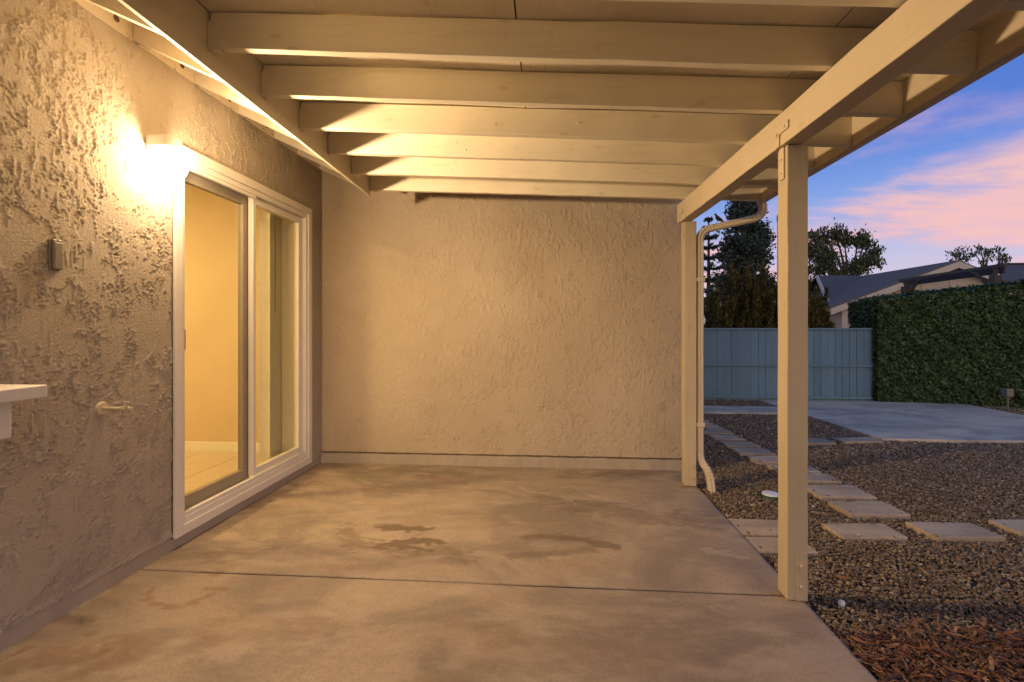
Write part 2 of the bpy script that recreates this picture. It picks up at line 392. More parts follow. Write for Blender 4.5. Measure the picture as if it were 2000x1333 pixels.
def g(px, py, z=0.):                       # where a sight line of the photograph meets the level z
    c, s = math.cos(YAW), math.sin(YAW); a = (px - 1000) / 940; b_ = (640 - py) / 940
    r = (-s + c * a, c + s * a, b_); k_ = (z - CAM_H) / r[2]; return (r[0] * k_, r[1] * k_)
def pdist(X, Y, pts, ys=1.0):
    d = np.full(X.shape, 9.)
    for (x0, y0), (x1, y1) in zip(pts, pts[1:]):
        vx, vy = x1 - x0, (y1 - y0); L = vx * vx + vy * vy + 1e-9
        t_ = np.clip(((X - x0) * vx + (Y - y0) * vy) / L, 0, 1)
        d = np.minimum(d, np.hypot(X - x0 - t_ * vx, (Y - y0 - t_ * vy) * ys))
    return d
def slab(name, x0, x1, y0, y1, res, seed):
    nx, ny = int((x1 - x0) / res) + 1, int((y1 - y0) / res) + 1
    xs, ys = np.linspace(x0, x1, nx), np.linspace(y0, y1, ny)
    X, Y = np.meshgrid(xs, ys)
    n1 = fnoise(ny, nx, res, res, .45, .9, seed); n2 = fnoise(ny, nx, res, res, .05, .09, seed + 1); n3 = fnoise(ny, nx, res, res, .14, .30, seed + 2)
    Z = n1 * .0012 + n2 * .0002
    edge = np.minimum.reduce([X - x0, x1 - X, Y - y0, y1 - Y]); Z = Z - .006 * np.exp(-(edge / .007) ** 2)
    dark = np.zeros_like(X); pale = np.zeros_like(X); rust = np.zeros_like(X)
    def blob(pts, wd, soft, amp=.6, ys=1.0):
        d = pdist(X, Y, [g(*p_) for p_ in pts], ys) + (n2 * .5 + n3 * .5) * wd * amp
        return 1 - sst(d, wd - soft, wd + soft)
    dark = np.maximum(dark, blob([(735, 1029), (775, 1031), (828, 1034)], .034, .008, .7))
    dark = np.maximum(dark, blob([(740, 1066), (800, 1060), (850, 1056)], .036, .008, .7))
    dark = np.maximum(dark, blob([(790, 1068), (840, 1075)], .026, .008, .7))
    dark = np.maximum(dark, .5 * blob([(690, 1040), (700, 1060), (760, 1075), (900, 1080)], .05, .02, 1.4))
    dark = np.maximum(dark, .85 * blob([(1035, 1049), (1110, 1050), (1150, 1056), (1200, 1068)], .034, .014, .5))
    dark = np.maximum(dark, .6 * blob([(1000, 1086), (1080, 1084), (1150, 1073)], .04, .03, .5))
    dark = np.maximum(dark, .6 * blob([(470, 1000), (560, 960), (610, 940)], .05, .03, 1.2))
    dark = np.maximum(dark, .45 * blob([(430, 1085), (520, 1060)], .05, .03, 1.3))
    dark = np.maximum(dark, .55 * blob([(1060, 975), (1130, 990), (1250, 1010), (1400, 1010)], .10, .08, .8))
    dark = np.maximum(dark, .5 * blob([(1290, 930), (1230, 925), (1100, 928)], .06, .05, .9))
    dark = np.maximum(dark, .5 * blob([(630, 905), (760, 918), (900, 925)], .07, .06, .9))
    dark = np.maximum(dark, .35 * blob([(900, 1290), (1150, 1265), (1450, 1240)], .10, .10, .8))
    dark = np.maximum(dark, .40 * blob([(100, 1300), (420, 1250), (620, 1230)], .06, .06, .9))
    for cx_, cy_, rr, am in ((365, 1150, .155, .75), (95, 1290, .17, .8)):
        c0 = g(cx_, cy_); d = np.abs(np.hypot(X - c0[0], Y - c0[1]) - rr + n3 * .012) + .006 * n2
        rust = np.maximum(rust, am * (1 - sst(d, .006, .022)) * sst(n1 + .9 * n3, -.7, .6))
    rust = np.maximum(rust, .8 * blob([(405, 1149), (440, 1151)], .016, .008, .5))
    rust = np.maximum(rust, .7 * blob([(1335, 952), (1365, 953)], .03, .02, .6))
    rust = np.maximum(rust, .5 * blob([(20, 1300), (150, 1270), (240, 1290)], .05, .05, .9))
    rust = np.maximum(rust, .45 * blob([(1525, 1168), (1580, 1176)], .03, .03, .8))
    rust = np.maximum(rust, .22 * sst(n1, .9, 2.2))
    def vein(pts, wd, am):
        d = pdist(X, Y, [g(*p_) for p_ in pts]) + np.abs(n3) * wd * .7
        return am * (1 - sst(d, wd * .3, wd))
    pale = np.maximum(pale, vein([(960, 945), (1000, 940), (1030, 960), (1090, 965), (1125, 985)], .03, .75))
    pale = np.maximum(pale, vein([(1110, 945), (1140, 965), (1190, 978), (1290, 985)], .035, .75))
    pale = np.maximum(pale, vein([(700, 935), (730, 950), (770, 965), (860, 970), (930, 985)], .03, .6))
    pale = np.maximum(pale, vein([(1190, 935), (1210, 940), (1290, 935), (1330, 942)], .03, .5))
    pale = np.maximum(pale, .6 * blob([(1395, 1078), (1440, 1084)], .035, .012, .7))
    pale = np.maximum(pale, .35 * sst(n3 + .6 * n1, 1.0, 2.2))
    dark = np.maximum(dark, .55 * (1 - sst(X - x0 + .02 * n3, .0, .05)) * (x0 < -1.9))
    V = np.stack([X, Y, Z], -1).reshape(-1, 3)
    idx = np.arange(nx * ny).reshape(ny, nx)
    F = np.stack([idx[:-1, :-1], idx[:-1, 1:], idx[1:, 1:], idx[1:, :-1]], -1).reshape(-1, 4).tolist()
    loop = list(idx[0, :]) + list(idx[1:, -1]) + list(idx[-1, -2::-1]) + list(idx[-2:0:-1, 0])
    base = len(V); low = V[loop].copy(); low[:, 2] = GZ - .08
    V = np.vstack([V, low]); n = len(loop)
    F += [[loop[i], base + i, base + (i + 1) % n, loop[(i + 1) % n]] for i in range(n)]
    o = from_np(name, V, F, M['slab'], None, True, keep=True); tag(o, kind='structure')
    at = o.data.color_attributes.new('stain', 'FLOAT_COLOR', 'POINT')
    cd_ = np.zeros((len(V), 4)); cd_[:nx * ny, 0] = dark.ravel(); cd_[:nx * ny, 1] = pale.ravel(); cd_[:nx * ny, 2] = rust.ravel(); cd_[:, 3] = 1
    at.data.foreach_set('color', cd_.ravel())
    o.data.polygons.foreach_set('use_smooth', [i < (nx - 1) * (ny - 1) for i in range(len(o.data.polygons))])
    return o
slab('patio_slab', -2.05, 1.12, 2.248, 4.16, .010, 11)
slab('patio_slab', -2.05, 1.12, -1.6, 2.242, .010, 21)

def pad(name, pts, z1, z0=GZ - .05, mt=None, bev=.006):
    bm = bmesh.new(); lo = [bm.verts.new((x, y, z0)) for x, y in pts]; hi = [bm.verts.new((x, y, z1)) for x, y in pts]
    bm.faces.new(list(reversed(lo))); bm.faces.new(hi)
    for i in range(len(pts)): j = (i + 1) % len(pts); bm.faces.new((lo[i], lo[j], hi[j], hi[i]))
    return from_bm(name, bm, mt or M['pad'], bev=bev)
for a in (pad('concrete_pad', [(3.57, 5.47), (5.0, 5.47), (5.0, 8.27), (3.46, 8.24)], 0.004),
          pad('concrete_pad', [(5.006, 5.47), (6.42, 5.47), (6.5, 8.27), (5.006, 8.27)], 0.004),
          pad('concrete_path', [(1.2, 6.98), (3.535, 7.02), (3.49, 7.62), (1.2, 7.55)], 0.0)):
    tag(a, kind='structure')

# ------------------------------------------------------------------ stucco walls
WX = -2.02
DY0, DY1, DZ0, DZ1 = 2.46, 3.915, .085, 2.18
def relief(ny, nx, dy, dx, seed, amp, cover):
    big = fnoise(ny, nx, dy, dx, .42, .32, seed); mid = fnoise(ny, nx, dy, dx, .085, .055, seed + 1)
    kf = max(1., dx / .0054); sm = fnoise(ny, nx, dy, dx, .022 * kf, .017 * kf, seed + 2); fi = fnoise(ny, nx, dy, dx, .0105 * kf, .0095 * kf, seed + 3); s2 = fnoise(ny, nx, dy, dx, .16, .12, seed + 4)
    drag = fnoise(ny, nx, dy, dx, .20, .016, seed + 5)
    lines = fnoise(ny, nx, dy, dx, .30, .17, seed + 6)
    q = .70 * mid + 1.15 * big + .45 * sm + .28 * fi - cover
    m_ = sst(q, .0, .08)
    grit = np.exp(-((q - .25) / .38) ** 2)
    h = m_ * .0019 + grit * (.0009 * np.clip(fi, -1, 2) + 0.0005 * np.clip(sm, -1, 2)) * np.clip(.55 + .6 * s2, .1, 1.6)
    h += np.exp(-((lines + .10 * sm - .35) / (.030 * kf)) ** 2) * np.clip(s2 - .1, 0, 1) * .0032
    h += sst(drag + .5 * s2, 1.7, 2.3) * .0016 + .00028 * fi
    return h * amp
def wall_left():
    root = thing('stucco_wall', (WX, 2.3, .06), 'rough beige stucco house wall with the glowing lamp and sliding glass door', 'wall')
    y0, y1, z0, z1, d = .45, 4.15, .075, 2.62, .0048
    ny, nz = int((y1 - y0) / d) + 1, int((z1 - z0) / d) + 1
    ys, zs = np.linspace(y0, y1, ny), np.linspace(z0, z1, nz)
    Yg, Zg = np.meshgrid(ys, zs)
    H = relief(nz, ny, d, d, 101, 1.7, .20)
    H += .004 * np.exp(-((Zg - z0) / .02) ** 2)
    V = np.stack([np.full_like(Yg, WX) + H, Yg, Zg], -1).reshape(-1, 3)
    idx = np.arange(ny * nz).reshape(nz, ny)
    F = np.stack([idx[:-1, :-1], idx[:-1, 1:], idx[1:, 1:], idx[1:, :-1]], -1).reshape(-1, 4)
    cy_, cz_ = V[F].mean(1)[:, 1], V[F].mean(1)[:, 2]
    F = F[~((cy_ > DY0) & (cy_ < DY1) & (cz_ > DZ0) & (cz_ < DZ1))]
    from_np('stucco_skin', V, F, M['stucco_l'], root, True)
    bm = bmesh.new()
    box(bm, -2.22, WX - .004, -1.6, DY0, -.1, 2.72); box(bm, -2.22, WX - .004, DY1, 4.15, -.1, 2.72)
    box(bm, -2.22, WX - .004, DY0, DY1, -.1, .06); box(bm, -2.22, WX - .004, DY0, DY1, DZ1 + .005, 2.72)
    from_bm('wall_core', bm, M['plaster'], root)
    bx('stucco_skin', WX - .004, WX + .001, -1.6, .45, .075, 2.62, M['stucco_l'], root)
    lumber('footing', (WX - .004, -1.6, -.02), (WX - .004, 4.14, -.02), .012, .092, M['plinth'], root, seg=60, jit=.003)
    return root
wall_left()
def wall_back():
    root = thing('stucco_wall', (-.45, 4.15, 0), 'smoother tan stucco wall closing the far end of the covered patio', 'wall')
    x0, x1, z0, z1, d = -2.02, 1.12, .095, 2.66, .0062
    nx, nz = int((x1 - x0) / d) + 1, int((z1 - z0) / d) + 1
    xs, zs = np.linspace(x0, x1, nx), np.linspace(z0, z1, nz); Xg, Zg = np.meshgrid(xs, zs)
    H = relief(nz, nx, d, d, 301, 1.75, .50)
    H *= (.8 + .3 * sst(Xg, -1.7, .2))
    V = np.stack([Xg, 4.15 - H, Zg], -1).reshape(-1, 3)
    idx = np.arange(nx * nz).reshape(nz, nx)
    F = np.stack([idx[:-1, :-1], idx[:-1, 1:], idx[1:, 1:], idx[1:, :-1]], -1).reshape(-1, 4)
    from_np('stucco_skin', V, F, M['stucco_b'], root, True)
    bx('wall_core', -2.02, 1.12, 4.154, 4.35, -.1, 2.66, M['stucco_b'], root)
    lumber('plinth', (-2.02, 4.146, -.01), (1.118, 4.146, -.01), .034, .096, M['plinth'], root, seg=70, jit=.0028)
    lumber('plinth_joint', (-2.02, 4.147, .090), (1.118, 4.147, .090), .012, .008, M['caulk'], root, seg=70, jit=.0012, bev=0)
    return root
wall_back()
# the rest of that wing runs on behind the end wall
root = thing('house_wing', (-2, 6.5, 0), 'house wing continuing behind the tan stucco end wall', 'house')
bx('wall', -6.2, 1.10, 4.36, 8.6, -.1, 2.66, M['stucco_b'], root); bx('roof', -1.33, 1.16, 3.672, 4.14, 2.405, 2.80, M['roofing'], root); bx('roof', -6.3, 1.10, 4.17, 8.7, 2.662, 2.80, M['roofing'], root)  # first roof is an added, unseen box blocking sky light above the wall

# ------------------------------------------------------------------ eave of the house, left
def fz(y): return 2.255 - .019 * (y - 1.45)           # bottom edge of the fascia
eave = thing('house_eave', (-1.7, 2.3, 2.3), 'lit eave with rafter tails above the lamp and sliding door', 'eave')
FX = -1.37
bm = bmesh.new(); rings = []
for i in range(25):
    y = -1.6 + (3.608 + 1.6) * i / 24; j = random.uniform(-.0015, .0015)
    rings.append([(FX - .018, y, fz(y) + j), (FX, y, fz(y) + j), (FX, y, fz(y) + .23), (FX - .018, y, fz(y) + .23)])
ring_loft(bm, rings); from_bm('fascia_board', bm, M['eave'], eave, bev=.002)
TY = [-.2 + .4 * i for i in range(11)] + []
TY = [-.2, .2, .6, 1.0, 1.4, 1.8, 2.19, 2.6, 2.99, 3.40, 3.73, 4.10]
SL = .47
def tz(x): return 2.598 - SL * (x - WX)
for y in TY:
    bm = bmesh.new(); rs = []
    for x in ((-2.16, -1.9, -1.65, FX - .018) if y < 4 else (-2.16, -1.95, -1.8, -1.68)):
        z = tz(x); h = .10
        rs.append([(x, y, z), (x, y + .038, z), (x, y + .038, z + h), (x, y, z + h)])
    ring_loft(bm, rs); from_bm('rafter_tail', bm, M['eave'], eave, bev=.002)
for a, b_ in zip(TY, TY[1:]):
    bm = bmesh.new(); box(bm, WX - .03, WX + .004, a + .0385, b_ - .0005, 2.592, 2.70)
    ob = from_bm('blocking', bm, M['eave'], eave)
    if 1.7 < a < 3.1:
        for fr in (.35, .75):
            bm = bmesh.new(); yy = a + .038 + (b_ - a - .038) * fr
            cyl(bm, (WX + .0035, yy, 2.645), (WX + .0055, yy, 2.645), .016, n=16); from_bm('vent_hole', bm, M['caulk'], ob)
bm = bmesh.new()
def soffit_at(x): return tz(x) + .1005
hexa(bm, [(-6.3, -1.6, soffit_at(-6.3)), (FX - .03, -1.6, soffit_at(FX - .03)), (FX - .03, 4.4, soffit_at(FX - .03)), (-6.3, 4.4, soffit_at(-6.3)),
          (-6.3, -1.6, soffit_at(-6.3) + .05), (FX - .03, -1.6, soffit_at(FX - .03) + .05), (FX - .03, 4.4, soffit_at(FX - .03) + .05), (-6.3, 4.4, soffit_at(-6.3) + .05)])
from_bm('soffit_deck', bm, M['eave'], eave)

# ------------------------------------------------------------------ patio cover
cover = thing('patio_cover', (1.08, 2.3, 0), 'beige painted wooden patio cover on square posts, rafters sloping to the gutter', 'patio cover')
def zl(y): return 2.327 - .040 * (y - 1.84)           # underside of the rafters at the house
ZR = 2.118; FR = 1.525                                  # and at the outer fascia
RY = [1.84 + .355 * k for k in range(-6, 0)] + [1.84, 2.20, 2.55, 2.894, 3.25, 3.60]
RH = .143
for y in RY:
    xe = FR - .003 if y < 4 else 1.10
    o = lumber('rafter', (FX + .002, y + .019, zl(y)), (xe, y + .019, zl(y) + (ZR - zl(y)) * (xe - FX) / (FR - FX)), .038, RH, M['wood'], cover, seg=16, jit=.0013)
    if y > 1.5 and y < 3.7:
        s = (ZR - zl(y)) / (FR - FX); z0 = zl(y); bm = bmesh.new()       # painted joist hanger with a ragged edge
        for ya, yb in ((y - .0035, y - .0008), (y + .0388, y + .0415)):
            e = [.044 + random.uniform(-.006, .006) for _ in range(8)]
            ring_loft(bm, [[(FX + .003, ya, z0 - .003 + q * .016), (FX + .003 + e[q] - .022 * (q / 7) ** 2, ya, z0 - .003 + q * .016 + s * .04), (FX + .003 + e[q] - .022 * (q / 7) ** 2, yb, z0 - .003 + q * .016 + s * .04), (FX + .003, yb, z0 - .003 + q * .016)] for q in range(8)])
        hexa(bm, [(FX + .003, y - .0035, z0 - .0055), (FX + .05, y - .0035, z0 - .0055 + s * .05), (FX + .05, y + .0415, z0 - .0055 + s * .05), (FX + .003, y + .0415, z0 - .0055),
                  (FX + .003, y - .0035, z0 - .0035), (FX + .05, y - .0035, z0 - .0035 + s * .05), (FX + .05, y + .0415, z0 - .0035 + s * .05), (FX + .003, y + .0415, z0 - .0035)])
        tag(from_bm('joist_hanger', bm, M['wood'], o), kind='stuff')
        for q in range(random.randint(1, 3)):
            xx = random.uniform(-1.0, .8); bm = bmesh.new(); zz = z0 + s * (xx - FX) + random.uniform(.02, .1)
            cyl(bm, (xx, y - .0002, zz), (xx, y - .0022, zz), .006, .005, n=10); from_bm('nail_head', bm, M['wood'], o)
bm = bmesh.new(); rs = []
# outer fascia stops at the last rafter over the yard
for k in range(20):
    y = -.45 + (3.66 + .45) * k / 19; j = random.uniform(-.001, .001)
    rs.append([(FR, y, ZR - .004 + j), (FR + .02, y, ZR - .004 + j), (FR + .02, y, ZR + .15), (FR, y, ZR + .15)])
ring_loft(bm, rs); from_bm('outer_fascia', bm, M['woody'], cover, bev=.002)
# sheathing panels with open seams
def sheet_z(x, y): return zl(y) + RH + .003 + (ZR - zl(y)) * (x - FX) / (FR - FX)
XS = [FX + .002, -.125, 1.045, FR + .02]; YS = [-.45, .665, 3.66]
for x0, x1 in zip(XS, XS[1:]):
    for y0, y1 in zip(YS, YS[1:]):
        a, b_, c_, d_ = x0 + .003, x1 - .003, y0 + .001, y1 - .001
        bm = bmesh.new(); P = [(a, c_), (b_, c_), (b_, d_), (a, d_)]
        hexa(bm, [(x, y, sheet_z(x, y)) for x, y in P] + [(x, y, sheet_z(x, y) + .015) for x, y in P])
        from_bm('roof_panel', bm, M['rough'], cover)
bm = bmesh.new(); P = [(FX - .06, -.46), (FR + .025, -.46), (FR + .025, 3.67), (FX - .06, 3.67)]
hexa(bm, [(x, y, sheet_z(x, y) + .018) for x, y in P] + [(x, y, sheet_z(x, y) + .045) for x, y in P]); from_bm('roofing', bm, M['roofing'], cover)
# beam and posts
def bl(y): return 1.035 - .0175 * (y - 1.48)
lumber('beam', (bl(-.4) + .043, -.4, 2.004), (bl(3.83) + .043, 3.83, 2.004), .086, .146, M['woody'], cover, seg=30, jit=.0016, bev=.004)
def post(xc, y0):
    bm = bmesh.new(); rs = []
    for k in range(13):
        z = .002 + 2.001 * k / 12; j = lambda: random.uniform(-.0014, .0014)
        a, b_, c_, d_ = xc - .044 + j(), xc + .044 + j(), y0 + j(), y0 + .089 + j()
        rs.append([(a, c_, z), (b_, c_, z), (b_, d_, z), (a, d_, z)])
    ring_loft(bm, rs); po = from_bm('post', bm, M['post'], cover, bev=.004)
    bm = bmesh.new(); box(bm, xc - .006, xc + .040, y0 - .005, y0 - .0005, .003, .215)
    st = from_bm('base_strap', bm, M['post'], po, bev=.0012)
    for z in (.065, .155):
        bm = bmesh.new(); x = xc + .014
        cyl(bm, (x, y0 - .005, z), (x, y0 - .0075, z), .0150, n=18); cyl(bm, (x, y0 - .0075, z), (x, y0 - .018, z), .0100, n=6)
        from_bm('bolt', bm, M['post'], po, bev=.0008)
    bm = bmesh.new(); box(bm, xc - .0505, xc - .0455, y0 + .020, y0 + .060, 1.86, 2.002)
    box(bm, bl(y0) - .0045, bl(y0) - .0008, y0 + .020, y0 + .060, 2.004, 2.09); box(bm, bl(y0) - .0045, bl(y0) - .0008, y0 - .06, y0 + .0195, 2.055, 2.09)
    from_bm('tee_strap', bm, M['woody'], po, bev=.001)
    for (yy, zz, xx) in ((.04, 1.89, xc - .0505), (.04, 1.95, xc - .0505), (.04, 2.06, bl(y0) - .0045), (-.03, 2.073, bl(y0) - .0045)):
        bm = bmesh.new(); cyl(bm, (xx, y0 + yy, zz), (xx - .004, y0 + yy, zz), .006, n=6); from_bm('bolt', bm, M['woody'], po)
    bm = bmesh.new(); cyl(bm, (xc + .044, y0 + .04, 1.93), (xc + .053, y0 + .04, 1.93), .0085, n=6); from_bm('bolt', bm, M['dark'], po)
post(1.088, 2.200); post(1.068, 3.730); post(1.10, .67)
# gutter (belongs to the cover)
bm = bmesh.new()
G0 = FR + .021
prof = [(G0, ZR + .10), (G0, ZR - .006), (G0 + .030, ZR - .006), (G0 + .034, ZR + .03), (G0 + .062, ZR + .075), (G0 + .066, ZR + .105), (G0 + .058, ZR + .105), (G0 + .056, ZR + .078), (G0 + .028, ZR + .034), (G0 + .026, ZR - .001), (G0 + .004, ZR - .001), (G0 + .004, ZR + .10)]
ring_loft(bm, [[(x, y, z) for x, z in prof] for y in np.linspace(-.45, 3.72, 8)])
gut = from_bm('gutter', bm, M['gutter'], cover)

# ------------------------------------------------------------------ downspout with ribbed elbows
def downspout():
    root = thing('downspout', (1.15, 3.76, 0), 'beige metal downspout bending from the gutter to the far post', 'downspout')
    W_, D_ = .052, .064
    def sec(c, dirv, sc=1.0):
        d = Vector(dirv).normalized(); yv = Vector((0, 1, 0)); yv = (yv - d * yv.dot(d)).normalized(); xv = yv.cross(d)
        out = []
        for u, v in ((-1, -.55), (-.6, -1), (-.25, -1), (-.2, -.86), (.2, -.86), (.25, -1), (.6, -1), (1, -.55), (1, .55), (.6, 1), (-.6, 1), (-1, .55)):
            out.append(Vector(c) + xv * (u * W_ / 2 * sc) + yv * (v * D_ / 2 * sc))
        return out
    def run(name, pts, ribs=False):
        bm = bmesh.new(); rs = []
        for i, p_ in enumerate(pts):
            d = Vector(pts[min(i + 1, len(pts) - 1)]) - Vector(pts[max(i - 1, 0)])
            rs.append(sec(p_, d, 1.0 if not ribs else (1.07 if i % 2 else .98)))
        ring_loft(bm, rs); return from_bm(name, bm, M['metalp'], root, bev=0)
    def arc(p0, p1, p2, n):
        return [tuple((Vector(p0) * (1 - t) ** 2 + Vector(p1) * 2 * t * (1 - t) + Vector(p2) * t * t)) for t in np.linspace(0, 1, n)]
    xg, yg = 1.575, 3.685; xd, yd = 1.146, 3.77
    ta = (xg, yg, 2.112); tb = (xg, yg, 2.075)
    run('outlet', [ta, tb])
    run('elbow', arc(tb, (xg, yg, 2.018), (xg - .075, yg + .012, 2.003), 15), True)
    run('pipe', [(xg - .074, yg + .012, 2.0035), (1.248, 3.755, 1.957)])
    run('elbow', arc((1.249, 3.755, 1.957), (xd, yd, 1.944), (xd, yd, 1.865), 17), True)
    run('pipe', [(xd, yd, 1.866), (xd, yd, .235)])
    run('elbow', arc((xd, yd, .236), (xd + .002, yd - .004, .185), (xd + .036, yd - .03, .14), 11), True)
    run('elbow', arc((xd + .036, yd - .03, .14), (xd + .056, yd - .05, .105), (xd + .060, yd - .06, .06), 9), True)
    run('pipe', [(xd + .060, yd - .06, .062), (xd + .066, yd - .08, -.045)])
    for z in (1.55, .45):
        bm = bmesh.new(); box(bm, 1.113, xd + .030, yd - .0345, yd - .0325, z, z + .03); from_bm('strap', bm, M['metalp'], root)
downspout()

# bird
def bird():
    root = thing('bird', (1.27, 3.75, 1.99), 'small brown bird standing on the sloping downspout', 'bird')
    bm = bmesh.new()
    c = Vector((1.278, 3.752, 2.025)); f = Vector((-.80, 0, .52)).normalized()
    prof = [(-.052, .0006, -.004), (-.040, .005, -.002), (-.026, .010, 0), (-.010, .0155, 0), (.006, .0165, .0), (.017, .0135, .004), (.024, .0092, .009), (.029, .0088, .013), (.034, .0080, .015), (.039, .0045, .0145), (.046, .0005, .013)]
    rs = []; a = Vector((0, 1, 0)); u = a.cross(f) * -1
    if u.z < 0: u = -u
    for s, r, up in prof:
        rs.append([c + f * s + u * up + a * (r * .85 * math.cos(2 * math.pi * i / 12)) + u * (r * math.sin(2 * math.pi * i / 12)) for i in range(12)])
    ring_loft(bm, rs); from_bm('body', bm, M['bird'], root, True)
    bm = bmesh.new(); t0 = c + f * -.030
    hexa(bm, [t0 + a * -.006, t0 + a * .006, t0 + f * -.045 + Vector((0, .008, .004)), t0 + f * -.045 + Vector((0, -.008, .004)),
              t0 + a * -.006 + u * .004, t0 + a * .006 + u * .004, t0 + f * -.045 + Vector((0, .008, .006)), t0 + f * -.045 + Vector((0, -.008, .006))])
    from_bm('tail', bm, M['bird'], root)
    for sy in (-1, 1):
        bm = bmesh.new(); rs = []
        for s, r in ((-.036, .001), (-.015, .0085), (.004, .009), (.012, .004)):
            cc = c + f * s + a * (sy * .0135) + u * .002
            rs.append([cc + a * (sy * .003 * math.cos(2 * math.pi * i / 8)) + u * (r * math.sin(2 * math.pi * i / 8)) for i in range(8)])
        ring_loft(bm, rs); from_bm('wing', bm, M['bird'], root, True)
        bm = bmesh.new(); lg = c + u * -.012 + a * (sy * .005)
        tube(bm, [lg, Vector((lg.x + .001, lg.y, 1.999)), Vector((lg.x - .006, lg.y, 1.993))], [.0012, .001, .001], 6); from_bm('leg', bm, M['dark'], root)
bird()

# ------------------------------------------------------------------ sliding glass door
door = thing('sliding_glass_door', (WX, 3.19, .06), 'white framed sliding glass door with a warm lit room behind', 'glass door')
bm = bmesh.new()
F0, F1 = WX - .03, WX + .022
box(bm, F0, F1, 2.44, 2.495, .06, 2.20); box(bm, F0, F1, 3.88, 3.935, .06, 2.20)
box(bm, F0, F1 - .0005, 2.495, 3.88, .06, .115); box(bm, F0, F1 - .0005, 2.495, 3.88, 2.145, 2.20)
from_bm('casing', bm, M['white'], door, bev=.004)
bm = bmesh.new()
box(bm, WX - .20, WX + .010, 2.4955, 2.52, .1155, 2.1445); box(bm, WX - .20, WX + .010, 3.855, 3.8795, .1155, 2.1445)
box(bm, WX - .20, WX + .0095, 2.52, 3.855, .1155, .150); box(bm, WX - .20, WX + .0095, 2.52, 3.855, 2.11, 2.1445)
box(bm, WX - .018, WX + .004, 2.52, 3.855, .150, .172); box(bm, WX - .018, WX + .004, 2.52, 3.184, 2.088, 2.11)
from_bm('frame', bm, M['white'], door, bev=.003)
bm = bmesh.new()
for yy in (2.4365, 3.9355): box(bm, WX - .02, WX + .006, yy, yy + .0028, .06, 2.2)
from_bm('caulk_shade_line', bm, M['caulk'], door)  # brown caulk strip, its dark tone also stands for the gap's shadow
def leaf(name, x0, x1, y0, y1, z0, z1, sl, sr, rb, rt, mt, bev=.004):
    bm = bmesh.new(); box(bm, x0, x1, y0, y0 + sl, z0, z1); box(bm, x0, x1, y1 - sr, y1, z0, z1)
    box(bm, x0, x1 - .0005, y0 + sl, y1 - sr, z0, z0 + rb); box(bm, x0, x1 - .0005, y0 + sl, y1 - sr, z1 - rt, z1)
    o = from_bm(name, bm, mt, door, bev=bev)
    xm = (x0 + x1) / 2
    bx('pane', xm - .003, xm + .003, y0 + sl - .002, y1 - sr + .002, z0 + rb - .002, z1 - rt + .002, M['glass'], o)
    return o
leaf('fixed_panel', WX - .058, WX - .020, 3.184, 3.853, .172, 2.108, .034, .062, .048, .052, M['white'])
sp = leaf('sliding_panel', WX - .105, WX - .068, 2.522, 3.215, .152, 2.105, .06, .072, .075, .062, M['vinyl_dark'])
bx('handle', WX - .0675, WX - .026, 2.556, 2.574, 1.07, 1.19, M['dark'], sp, .006)

# room behind the door
RF = .10
st = lambda o: tag(o, kind='structure')
st(bx('room_wall', -6.2, -2.221, 4.06, 4.145, 0, 2.6, M['plaster'])); st(bx('room_wall', -6.3, -6.2, .3, 4.145, 0, 2.6, M['plaster']))
st(bx('room_wall', -6.2, -2.221, .2, .3, 0, 2.6, M['plaster'])); st(bx('room_ceiling', -6.2, -2.221, .3, 4.06, 2.5, 2.58, M['trimw']))
fl = st(bx('room_floor', -6.2, -2.221, .3, 4.06, RF - .12, RF - .004, M['grout']))
st(bx('baseboard', -6.2, -2.225, 4.046, 4.06, RF, RF + .085, M['trimw'], None, .004))
tm = None
for i in range(9):
    for j in range(9):
        x1 = -2.225 - .405 * i; y1 = 4.045 - .405 * j
        if y1 < 1.2 or x1 < -5.6: continue
        if tm is None:
            bm = bmesh.new(); box(bm, -.2, .2, -.2, .2, -.004, .004); me = bpy.data.meshes.new('tile'); bmesh.ops.bevel(bm, geom=bm.edges[:], offset=.0015, segments=1, affect='EDGES'); bm.to_mesh(me); bm.free(); me.materials.append(M['tile']); tm = me
        o = bpy.data.objects.new('tile', tm); link(o, fl, (x1 - .2, y1 - .2, RF + random.uniform(-.0004, .0004)))
rl = thing('ceiling_light', (-3.6, 2.6, 2.5), 'round warm ceiling light inside the room beyond the glass', 'ceiling light')
bm = bmesh.new(); lathe(bm, [(.17, 0), (.18, -.03), (.16, -.05)], (-3.6, 2.6, 2.5)); from_bm('fixture', bm, M['trimw'], rl)
bm = bmesh.new(); lathe(bm, [(.155, -.0505), (.13, -.075), (.06, -.092), (.005, -.095)], (-3.6, 2.6, 2.5)); from_bm('diffuser', bm, M['roomglow'], rl, True)
vb = thing('vertical_blind', (-2.28, 3.9, 2.3), 'stack of pale vertical blind vanes drawn beside the door', 'blind')
bx('head_rail', -2.305, -2.255, 2.45, 4.04, 2.20, 2.245, M['blind'], vb, .003)
for k in range(15):
    y = 3.71 + .022 * k; a = R(random.uniform(12, 30)); bm = bmesh.new(); rs = []
    for z in (.14, 2.198):
        r = []
        for q in np.linspace(-1, 1, 5): r.append((-2.28 + .042 * q * math.cos(a), y + .042 * q * math.sin(a) * .5 + .006 * (1 - q * q), z))
        for q in np.linspace(1, -1, 5): r.append((-2.28 + .042 * q * math.cos(a), y + .001 + .042 * q * math.sin(a) * .5 + .006 * (1 - q * q), z))
        rs.append(r)
    ring_loft(bm, rs); from_bm('vane', bm, M['blind'], vb)
bm = bmesh.new(); cyl(bm, (-2.24, 3.79, 2.2), (-2.24, 3.79, 1.32), .003, n=6); from_bm('wand', bm, M['grey_box'], vb)

